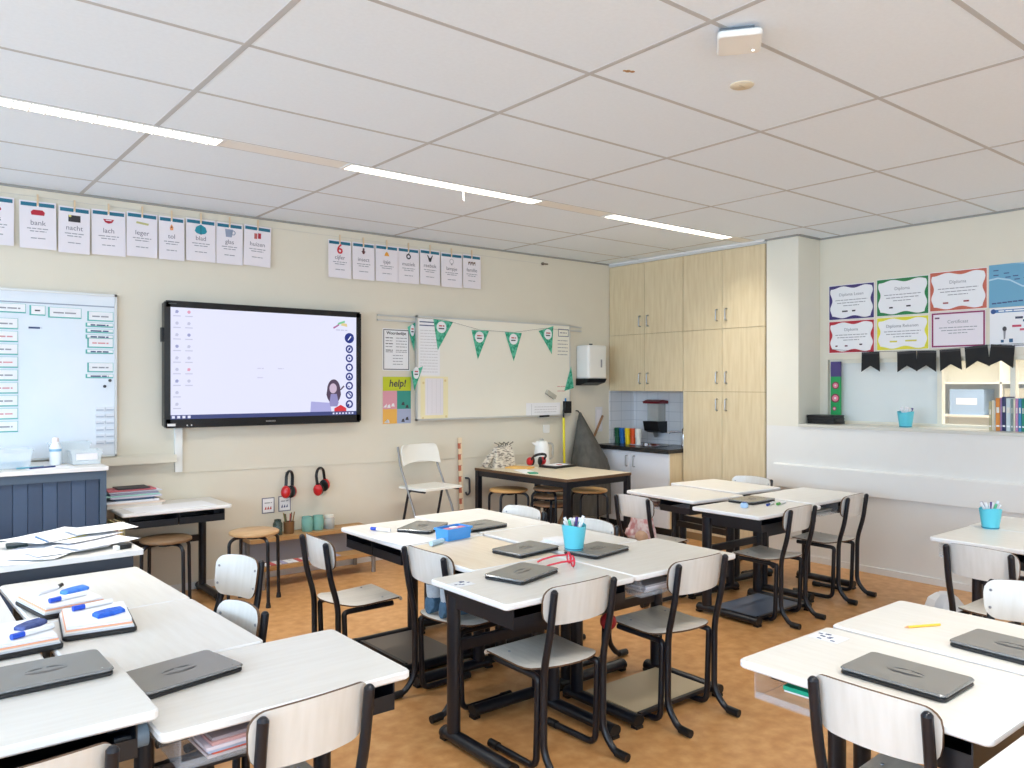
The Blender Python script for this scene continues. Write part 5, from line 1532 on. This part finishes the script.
# clear trays with booklets
def booklets(x, y, zz, rz, label, cols, w=.20, d=.165):
    t = thing('booklet_pile', label, 'booklets', (x * K, y * K, zz - .025), rz, 'piles in the desk trays')
    for k, rgb in enumerate(cols):
        m = MB(); m.box(-w / 2 + .01 * math.sin(k * 1.7), w / 2 - .012 * k * .4, -d / 2 + .008 * math.cos(k), d / 2, .0085 * k, .0085 * k + .008, mat('booklet_%d_%d_%d' % rgb, rgb, .5)); m.build('booklet', t, smooth=0)
booklets(.722, 2.005, .6085, 2, 'pile of pinkish and orange booklets in the clear tray at the bottom left', [(224, 216, 222), (226, 90, 50), (170, 186, 214), (206, 200, 214), (190, 150, 150), (150, 140, 146)])
booklets(2.675, 2.375, .6085, 0, 'white and grey papers in the clear tray right of the red glasses', [(196, 198, 204), (210, 210, 218), (226, 226, 232), (150, 152, 160)])
booklets(4.455, 3.865, .6185, -90, 'brownish booklets in the open tray behind the chair with the pink bag', [(110, 74, 54), (80, 56, 48), (142, 112, 86), (120, 90, 80), (90, 62, 52), (196, 190, 186)])
booklets(4.44, 3.58, .6185, -95, 'grey booklets in the right half of the tray behind the chair with the pink bag', [(140, 146, 156), (176, 180, 190), (206, 206, 212)])
booklets(5.06, 2.98, .6185, 0, 'dark papers in the clear tray of the desk against the right wall', [(170, 172, 170), (120, 122, 120), (150, 150, 146)])
booklets(4.46, 1.68, .6085, -90, 'olive and grey papers in the clear tray at the right edge', [(120, 118, 96), (150, 146, 120), (90, 90, 82)])
# island by the wall
marker(4.555, 2.985, z + .01, 16, 'dark blue capped marker lying in front of the laptop at the wall island', (20, 50, 130))
marker(4.640, 2.960, z + .01, 10, 'green capped marker lying rightmost in front of the laptop at the wall island', (70, 150, 60))
m = MB(); m.lathe([(.022, 0), (.026, .008), (.026, .022), (.018, .03)], mat('tape_blue', (170, 200, 230), .3), 16); m.lathe([(.012, .03), (.012, .034)], mat('tape_core_blue', (40, 90, 160), .4), 12)
tag(m.build('sharpener', loc=(4.335 * K, 3.03 * K, z + .01)), 'small round pale blue pencil sharpener on the wall island desk', 'sharpener')
# ------------------------------------------------------------------ notebook stacks on the left desks
def note_stack(x, y, zz, rz, label, dark=False):
    t = thing('notebook_stack', label, 'notebooks', (x * K, y * K, zz), rz, 'notebook stacks with markers')
    m = MB(); m.rbox(0, 0, .215, .30, 0, .016, .018, .004, M_lap); m.build('tablet', t)
    for k, rgb in enumerate(((206, 208, 214), (232, 226, 220), (240, 176, 140), (232, 232, 236))):
        m = MB(); m.box(-.104 + .003 * k, .098 - .002 * k, -.142 + .003 * k, .140 - .004 * k, .0165 + .0052 * k, .0165 + .0052 * k + .0048, mat('note_%d' % k, rgb, .6)); m.build('notebook', t, smooth=0)
    m = MB(); m.box(-.095, .094, -.12, .125, .0376, .0388, M_paper); m.build('top_sheet', t, smooth=0)
    return t
def wipe(x, y, zz, rz, label, rgb=(30, 84, 190)):
    m = MB()
    pts = [(-.05, -.022), (.0, -.026), (.045, -.018), (.055, .02), (.01, .03), (-.045, .024)]
    m.loft([[(a * k, b * k, h) for a, b in pts] for h, k in ((0, 1), (.009, 1.0), (.014, .85))], noise_mat('cloth_%d' % rgb[0], rgb, tuple(min(255, c + 34) for c in rgb), nscale=50, rough=.9))
    tag(m.build('wiping_cloth', loc=(x * K, y * K, zz), rot=(0, 0, R(rz)), smooth=30), label, 'cloth', 'blue wiping cloths')
zn = ZT + .0006
note_stack(.585, 2.910, zn, -7, 'notebook stack nearest the laptops on the left table, blue cloth at its right end')
wipe(.615, 2.875, zn + .0392, 18, 'bright blue wiping cloth on the nearest notebook stack')
marker(.590, 3.000, zn + .0392, 12, 'white marker with blue cap across the nearest notebook stack', (30, 80, 200))
note_stack(.535, 3.235, zn, 10, 'notebook stack farthest up the left table with black-tipped pen on it')
wipe(.585, 3.265, zn + .0392, 30, 'blue wiping cloth on the farthest notebook stack', (50, 110, 206))
marker(.545, 3.165, zn + .0392, 18, 'white marker on the farthest notebook stack, blue cap to the right', (30, 80, 200))
m = MB(); m.tube([(-.05, 0, .008), (.05, 0, .008)], .007, M_paper, 8); m.tube([(.05, 0, .008), (.072, 0, .012)], .0075, M_cap, 8); tag(m.build('pen', loc=(.505 * K, 3.315 * K, zn + .0392), rot=(0, 0, R(40))), 'black-tipped white pen on the farthest notebook stack', 'pen')
note_stack(.345, 2.855, zn, 3, 'notebook stack at the left edge with navy cloth on it')
wipe(.395, 2.880, zn + .0392, 40, 'navy wiping cloth on the notebook stack at the left edge', (52, 66, 120))
marker(.385, 2.790, zn + .0392, 24, 'white marker with blue cap on the notebook stack at the left edge', (30, 80, 200))
# ------------------------------------------------------------------ slippers and bag on chairs, crumpled paper on the floor
M_felt = noise_mat('slipper_blue', (60, 92, 120), (78, 112, 140), nscale=60, rough=.9)
M_felt2 = noise_mat('slipper_grey', (176, 186, 196), (196, 204, 212), nscale=60, rough=.9)
def slipper(x, y, rz, label):
    t = thing('slipper', label, 'slipper', (x, y, .413), rz, 'pair of slippers')
    def sec(yy, w, h, z0=0):
        return [(w * math.cos(2 * PI * i / 14), yy, z0 + h * (math.sin(2 * PI * i / 14) + 1) / 2) for i in range(14)]
    m = MB(); m.loft([sec(-.085, .022, .05), sec(-.075, .034, .085), sec(-.02, .038, .10), sec(.03, .040, .075), sec(.07, .036, .055), sec(.092, .018, .035)], M_felt); m.build('foot', t)
    m = MB(); 
    rg = lambda r, zz, k: [(r * math.cos(2 * PI * i / 14), -.035 + r * 1.25 * math.sin(2 * PI * i / 14), zz) for i in range(14)]
    m.loft([rg(.037, .075, 0), rg(.040, .10, 0), rg(.041, .135, 0), rg(.034, .135, 0), rg(.032, .09, 0)], M_felt2); m.build('cuff', t)
slipper(2.125, 3.175, -82, 'blue-grey slipper boot with pale cuff on the chair seat, nearer the backrest')
slipper(2.130, 3.055, -95, 'blue-grey slipper boot with pale cuff on the chair seat, half hidden by the desk corner')
t = thing('bag', 'pink and white patterned soft bag lying on the chair seat at the wall island', 'bag', (4.235, 3.800, .4085), 0)
M_pink = noise_mat('bag_pink', (206, 140, 140), (232, 214, 212), nscale=26, detail=3, rough=.85, lo=.4, hi=.6)
rnd = random.Random(3)
m = MB()
rings = []
for k, (zz, s) in enumerate(((0, .85), (.02, 1.05), (.07, .95), (.12, .75), (.17, .72), (.195, .6))):
    rings.append([(.075 * s * (1 + .12 * math.sin(3 * a + k)) * math.cos(a), .115 * s * (1 + .1 * math.sin(4 * a + 2 * k)) * math.sin(a), zz + .012 * math.sin(5 * a + k) * (k > 0)) for a in [2 * PI * i / 22 for i in range(22)]])
m.loft(rings, M_pink); m.build('sack', t, smooth=60)
m = MB()
m.loft([[(-.03 + .055 * s * math.cos(a), .06 + .06 * s * math.sin(a), zz) for a in [2 * PI * i / 14 for i in range(14)]] for zz, s in ((0, .7), (.025, 1.0), (.06, .8), (.075, .3))], M_pink); m.build('sleeve', t, smooth=60)
m = MB()
m.loft([[(-.06 + .05 * s * math.cos(a), -.05 + .05 * s * math.sin(a), zz) for a in [2 * PI * i / 14 for i in range(14)]] for zz, s in ((0, .7), (.022, 1.0), (.05, .8), (.065, .3))], mat('bag_tan', (206, 168, 140), .8)); m.build('handle_roll', t, smooth=60)
m = MB()
rnd = random.Random(8)
m.loft([[((.13 + .03 * rnd.uniform(-1, 1)) * s * math.cos(a), (.11 + .03 * rnd.uniform(-1, 1)) * s * math.sin(a), zz) for a in [2 * PI * i / 14 for i in range(14)]] for zz, s in ((0, 1.0), (.04, 1.15), (.10, 1.05), (.15, .75), (.18, .4))], mat('plastic_bag_white', (244, 244, 246), .4))
tag(m.build('plastic_bag', loc=(5.25, 2.20, .0), smooth=25), 'crumpled white plastic bag on the floor beside the right wall baseboard', 'bag')
m = MB(); m.tube([(-.02, 0, 0), (.0, 0, .03), (.0, 0, .05)], .03, mat('red_ball', (140, 22, 28), .45), 12, r1=.015)
m = MB()
n = 10
m.loft([[(.036 * math.sin(PI * j / n) * math.cos(2 * PI * i / 14), .036 * math.sin(PI * j / n) * math.sin(2 * PI * i / 14), -.036 * math.cos(PI * j / n)) for i in range(14)] for j in range(1, n)], mat('red_ball', (140, 22, 28), .45))
m.tube([(0, 0, .03), (0, .0, .095)], .004, M_cap, 6)
tag(m.build('ear_defender_cup', loc=(2.46, 2.40, .475)), 'red ear cup dangling under the middle island beside the central chair', 'ear defenders')

# ------------------------------------------------------------------ window wall: posters, bunting, sill
def wallsheet(name, label, cat, ya, yb, z0, z1, fill, base=M_paper, group=None, x=XW):
    """flat sheet on the window wall; local x runs along the wall to the right"""
    w, h = ya - yb, z1 - z0
    o = MB(); o.box(0, w, -.0012, 0, 0, h, base)
    fill(o, w, h)
    o = o.build(name, loc=(x - .0008, ya, z0), rot=(0, 0, -PI / 2), smooth=0)
    return tag(o, label, cat, group)
def diploma(colr, txt, dots, wave=True, inner=True, shine=False):
    mm = mat('border_%d_%d_%d' % colr, colr, .4)
    def fill(o, w, h):
        y = -.0012
        n = 28
        bw = .026
        for (ax, ln, oth, sgn) in (('x', w, 0, 1), ('x', w, h, -1), ('z', h, 0, 1), ('z', h, w, -1)):
            pts0, pts1 = [], []
            for i in range(n + 1):
                s = .004 + (ln - .008) * i / n
                a = .004
                b = a + bw * (.72 + (.38 * math.sin(2 * PI * i / n * 2 + .8) if wave else 0))
                if not wave:
                    b = a + .012
                pts0.append((s, oth + sgn * a)); pts1.append((s, oth + sgn * b))
            poly = pts0 + pts1[::-1]
            if ax == 'z':
                poly = [(q, p) for p, q in poly]
            for i in range(n):
                q = [pts0[i], pts0[i + 1], pts1[i + 1], pts1[i]]
                if ax == 'z':
                    q = [(b_, a_) for a_, b_ in q]
                o.prism(q, 'y', y - (.0006 if ax == 'x' else .0009), y, mm)
        text_into(o, txt, .036, M_inkgrey, (w / 2, y - .0012, h * .68))
        for k, (l, f) in enumerate(((.7, .56), (.62, .48), (.35, .40))):
            scribble(o, w / 2 - w * l / 2, w / 2 + w * l / 2, h * f, y - .0006, M_inkgrey, .006)
        for (a, b, ln, c_) in dots:
            rect(o, w * a, w * a + ln, h * b - .006, h * b + .006, y - .0006, mat('dot_%d_%d' % (c_[0], c_[1]), c_, .6))
    return fill
dk = (44, 36, 44)
wallsheet('certificate', 'certificate with purple wavy border, top left of the wall sheets', 'certificate', 3.678, 3.275, 2.040, 2.338, diploma((58, 44, 110), 'Diploma Lezen', [(.30, .24, .05, dk), (.52, .24, .03, dk)]), group='certificates above the inner window')
wallsheet('certificate', 'certificate with green wavy border, second in the top row', 'certificate', 3.256, 2.838, 2.045, 2.350, diploma((24, 122, 62), 'Diploma', [(.25, .22, .03, dk), (.58, .24, .035, dk)]), group='certificates above the inner window')
wallsheet('certificate', 'certificate with shiny orange-brown wavy border, third in the top row', 'certificate', 2.832, 2.416, 2.055, 2.362, diploma((196, 98, 74), 'Diploma', [(.24, .20, .04, (150, 60, 60)), (.60, .22, .04, (150, 60, 60))]), group='certificates above the inner window')
wallsheet('certificate', 'certificate with red wavy border, lower left of the wall sheets', 'certificate', 3.678, 3.275, 1.755, 2.030, diploma((184, 34, 48), 'Diploma', [(.15, .22, .02, (110, 40, 60)), (.36, .22, .025, (110, 40, 60)), (.68, .25, .025, (70, 40, 60))]), group='certificates above the inner window')
wallsheet('certificate', 'certificate with yellow wavy border, second in the lower row', 'certificate', 3.256, 2.838, 1.765, 2.036, diploma((226, 218, 52), 'Diploma Rekenen', [(.26, .26, .06, (214, 206, 70)), (.56, .27, .09, (214, 206, 70))]), group='certificates above the inner window')
wallsheet('certificate', 'certificate with straight thin maroon border, third in the lower row', 'certificate', 2.820, 2.428, 1.772, 2.046, diploma((142, 28, 84), 'Certificaat', [(.07, .84, .035, (110, 70, 100))], wave=False), mat('card_pinkish', (234, 226, 232), .6), 'certificates above the inner window')
def sea(o, w, h):
    y = -.0012
    pts = [(0, .20), (.06, .21), (.14, .19), (.22, .14), (.30, .12), (.36, .13)]
    for (a, b), (c, d) in zip(pts, pts[1:]):
        o.prism([(a, b), (c, d), (c, d + .012), (a, b + .012)], 'y', y - .0006, y, mat('sea_foam', (176, 208, 222), .5))
    o.prism([(.16, h), (w, h - .06), (w, h)], 'y', y - .0006, y, mat('sea_pale', (156, 192, 212), .5))
    for (a, b) in ((.03, .27), (.03, .235), (.10, .245), (.11, .215), (.16, .22), (.17, .195), (.23, .20), (.26, .24), (.30, .22)):
        rect(o, a, a + .035, b, b + .007, y, M_inkblue)
    for k in range(6):
        scribble(o, .02 + .035 * k, .05 + .035 * k, .03 + .002 * k, y, M_inkblue, .01)
wallsheet('sea_poster', 'blue sea map poster at the right edge, top row of the wall sheets', 'poster', 2.405, 1.90, 2.055, 2.372, sea, mat('sea_blue', (104, 162, 192), .35))
def route(o, w, h):
    y = -.0012
    rect(o, .01, w, h - .035, h - .012, y, mat('banner_blue', (70, 122, 176), .5)); disc(o, .025, h - .024, .018, y - .0006, mat('banner_blue_dark', (44, 80, 140), .5))
    scribble(o, .06, .30, h - .023, y - .0006, M_paper, .01)
    for (a, b, l, c_) in ((.17, .205, .05, (60, 64, 90)), (.22, .182, .06, (50, 86, 140)), (.15, .145, .06, (190, 60, 86)), (.20, .118, .09, (206, 96, 120)), (.26, .09, .06, (90, 160, 120))):
        rect(o, a, a + l, b, b + .016, y, mat('tag_%d_%d' % (c_[0], c_[1]), c_, .5))
    # small standing figure print and two blue squares
    disc(o, .10, .135, .018, y, M_ink, 12, sx=.8); o.prism([(.092, .12), (.108, .12), (.104, .06), (.094, .06)], 'y', y - .0006, y, M_inkgrey)
    rect(o, .075, .095, .035, .055, y, mat('blue_square', (40, 90, 130), .5)); rect(o, .13, .155, .035, .062, y, mat('blue_square', (40, 90, 130)))
    scribble(o, .02, .40, .012, y, M_inkgrey, .01)
wallsheet('route_poster', 'white poster with blue heading band and coloured tags, right edge of the lower row', 'poster', 2.400, 1.90, 1.760, 2.050, route)
# black swallow-tail bunting
M_black = mat('bunting_black', (22, 21, 22), .75)
fl = [(3.303, 1.756, .150, 0, 'first from the left, hanging apart'), (3.006, 1.752, .150, -2, 'second from the left'), (2.850, 1.752, .146, 2, 'third from the left, touching the second'), (2.676, 1.757, .152, -3, 'fourth from the left, below the maroon certificate'), (2.491, 1.777, .160, -5, 'fifth from the left, large'), (2.307, 1.777, .160, 6, 'last at the right edge, tilted')]
for k, (y, zt_, w, rot, lab) in enumerate(fl):
    t = thing('bunting_flag', 'black swallow-tailed bunting flag, ' + lab, 'flag', (XW - .012 - .002 * (k % 2), y, zt_), -90, 'black bunting flags')
    t.rotation_euler = (0, R(rot), -PI / 2)
    m = MB(); a = w / 2
    m.prism([(-a, 0), (a, 0), (a * 1.06, -.165), (0, -.115), (-a * 1.06, -.165)], 'y', -.001, 0, M_black); m.build('cloth', t, smooth=0)
    m = MB(); m.prism([(-a, 0), (a, 0), (a, -.018), (-a, -.018)], 'y', -.0024, -.001, mat('bunting_hem', (52, 50, 52), .7)); m.build('hem', t, smooth=0)
m = MB(); m.tube([(XW - .008, 3.66, 1.79), (XW - .010, 3.31, 1.758), (XW - .010, 2.8, 1.753), (XW - .010, 2.4, 1.779), (XW - .010, 1.9, 1.79)], .0015, M_black, 4)
tag(m.build('bunting_string'), 'black cord carrying the black bunting flags', 'string')
zsill = 1.1526
# laptops on the sill, flowered board, bucket, books
for k in range(3):
    m = MB(); m.rbox(0, 0, .18, .25, 0, .0155, .015, .003, M_lap); 
    t = thing('laptop', '%s black laptop of the pile at the left end of the window sill' % ('lowest', 'middle', 'top')[k], 'laptop', (6.345, 3.618 + .004 * k, zsill + .025 * k), 2 - 2 * k, 'black laptops piled on the sill')
    m.build('base', t)
    m = MB(); m.rbox(0, 0, .184, .254, .0162, .0245, .015, .003, M_lap); m.build('lid', t)
t = thing('painted_board', 'tall narrow board painted purple and green with pink flowers, leaning in the window corner', 'board', (6.505, 3.635, zsill + .0), 0)
m = MB(); m.box(-.012, .008, -.062, .025, .0, .40, mat('board_green', (28, 158, 84), .5)); m.box(-.012, .008, -.062, .025, .40, .53, mat('board_purple', (76, 62, 120), .5)); m.build('panel', t, smooth=0)
m = MB()
for (y, zz, r_) in ((-.02, .325, .028), (-.018, .215, .034), (-.01, .125, .016), (-.045, .05, .014)):
    m.tube([(-.0122, y, zz), (-.0135, y, zz)], r_ * 1.15, mat('flower_dark', (120, 40, 60), .5), 14)
    m.tube([(-.0135, y, zz), (-.0148, y, zz)], r_ * .85, mat('flower_pink', (236, 130, 150), .5), 14)
    m.tube([(-.0148, y, zz), (-.0158, y, zz)], r_ * .3, mat('flower_white', (244, 226, 226), .5), 10)
m.build('flower_pattern', t, smooth=0)
pen_bucket(6.315, 2.935, zsill, 'turquoise bucket with a dark pen standing on the window sill', .92, 4, 1)
bk = [(.030, .235, (176, 166, 130)), (.022, .245, (226, 216, 190)), (.016, .24, (206, 206, 196)), (.046, .262, (214, 132, 48)), (.018, .268, (158, 122, 168)), (.040, .272, (34, 40, 84)), (.048, .262, (196, 208, 212)), (.024, .258, (120, 140, 136)), (.020, .255, (226, 220, 196)), (.028, .26, (196, 138, 180)), (.034, .262, (60, 130, 176)), (.026, .258, (24, 130, 106)), (.030, .265, (226, 176, 90)), (.028, .25, (150, 60, 60)), (.030, .26, (90, 110, 150))]
yy = 2.350
names = ['olive-beige book, first of the row on the sill', 'cream book, second of the row on the sill', 'pale grey thin book, third of the row on the sill', 'thick orange book in the row on the sill', 'thin mauve book beside the orange one on the sill', 'navy book in the row on the sill', 'pale blue-grey thick book beside the navy one on the sill', 'thin grey-green book in the row on the sill', 'cream narrow book left of the pink one on the sill', 'pink-lilac book in the row on the sill', 'mid blue book in the row on the sill', 'dark teal book in the row on the sill', 'amber book at the right edge of the view on the sill', 'maroon book beyond the amber one on the sill', 'slate blue book last of the row on the sill']
for k, ((w, h, rgb), nm) in enumerate(zip(bk, names)):
    w, h = w * .62, h * .90
    t = thing('book', nm, 'book', (6.43, yy - w / 2, zsill), 0, 'books on the window sill')
    mm = mat('spine_%d_%d_%d' % rgb, rgb, .5)
    m = MB(); m.box(-.085, -.081, -w / 2 + .001, w / 2 - .001, 0, h, mm); m.box(-.081, .085, -w / 2 + .001, -w / 2 + .003, 0, h, mm); m.box(-.081, .085, w / 2 - .003, w / 2 - .001, 0, h, mm); m.build('cover', t, smooth=0)
    m = MB(); m.box(-.080, .080, -w / 2 + .003, w / 2 - .003, .003, h - .004, M_paper); m.build('pages', t, smooth=0)
    m = MB(); m.box(-.0856, -.085, -w / 2 + .004, w / 2 - .004, h * .12, h * .17, M_paper); m.box(-.0856, -.085, -w / 2 + .005, w / 2 - .005, h * .55, h * .72, mat('spine_mark', (220, 216, 206), .5)); m.build('spine_label', t, smooth=0)
    yy -= w + .001
# ------------------------------------------------------------------ corridor behind the inner window
t = thing('shelf_unit', 'cream open shelf unit standing in the corridor behind the inner window', 'shelf unit', (8.20, 2.55, 0))
M_cream = mat('shelf_cream', (228, 225, 212), .5)
m = MB(); m.box(.20, .22, -.95, .95, 0, 2.0, M_cream); m.build('back_panel', t, smooth=0)
for y in (-.95, -.32, .31, .93):
    m = MB(); m.box(-.18, .20, y, y + .02, 0, 2.0, M_cream); m.build('upright', t, smooth=0)
for zz in (.35, .80, 1.18, 1.49, 1.98):
    m = MB(); m.box(-.18, .20, -.93, .93, zz, zz + .02, M_cream); m.build('shelf', t, smooth=0)
for k, (y, w, h, rgb, lab) in enumerate(((.62, .30, .24, (150, 176, 206), 'pale blue file box on the corridor shelf'), (.22, .16, .25, (176, 170, 150), 'grey-beige file box on the corridor shelf'), (-.02, .20, .14, (196, 160, 116), 'tan cardboard box on the corridor shelf'), (-.55, .34, .18, (216, 212, 206), 'white storage box on the corridor shelf'))):
    t = thing('file_box', lab, 'box', (8.16, 2.55 + y, 1.2008), 0, 'boxes on the corridor shelf')
    m = MB(); m.box(-.12, .12, -w / 2, w / 2, 0, h, mat('filebox_%d' % k, rgb, .6)); m.build('body', t, smooth=0)
    m = MB(); m.box(-.1212, -.12, -w * .3, w * .3, h * .4, h * .65, M_paper); m.build('label_plate', t, smooth=0)
area('corridor_lamp', (7.5, 2.4, H - .012), (0, 0, 0), 1.2, 2.8, 85, (1.0, .98, .95))
area('corridor_lamp', (7.5, -.6, H - .012), (0, 0, 0), 1.2, 2.0, 60, (1.0, .97, .92))
# ------------------------------------------------------------------ view
vs = S.view_settings
S.display_settings.display_device = 'sRGB'
vs.view_transform = 'Standard'
vs.look = 'None'
vs.gamma = 1.0
vs.use_curve_mapping = False
vs.exposure = 0.12
S.cycles.max_bounces = 8
S.cycles.diffuse_bounces = 5
S.cycles.glossy_bounces = 3
S.cycles.transparent_max_bounces = 10
S.cycles.sample_clamp_indirect = 8.0
S.cycles.caustics_reflective = False
S.cycles.caustics_refractive = False
try:
    S.cycles.use_denoising = True
except Exception:
    pass
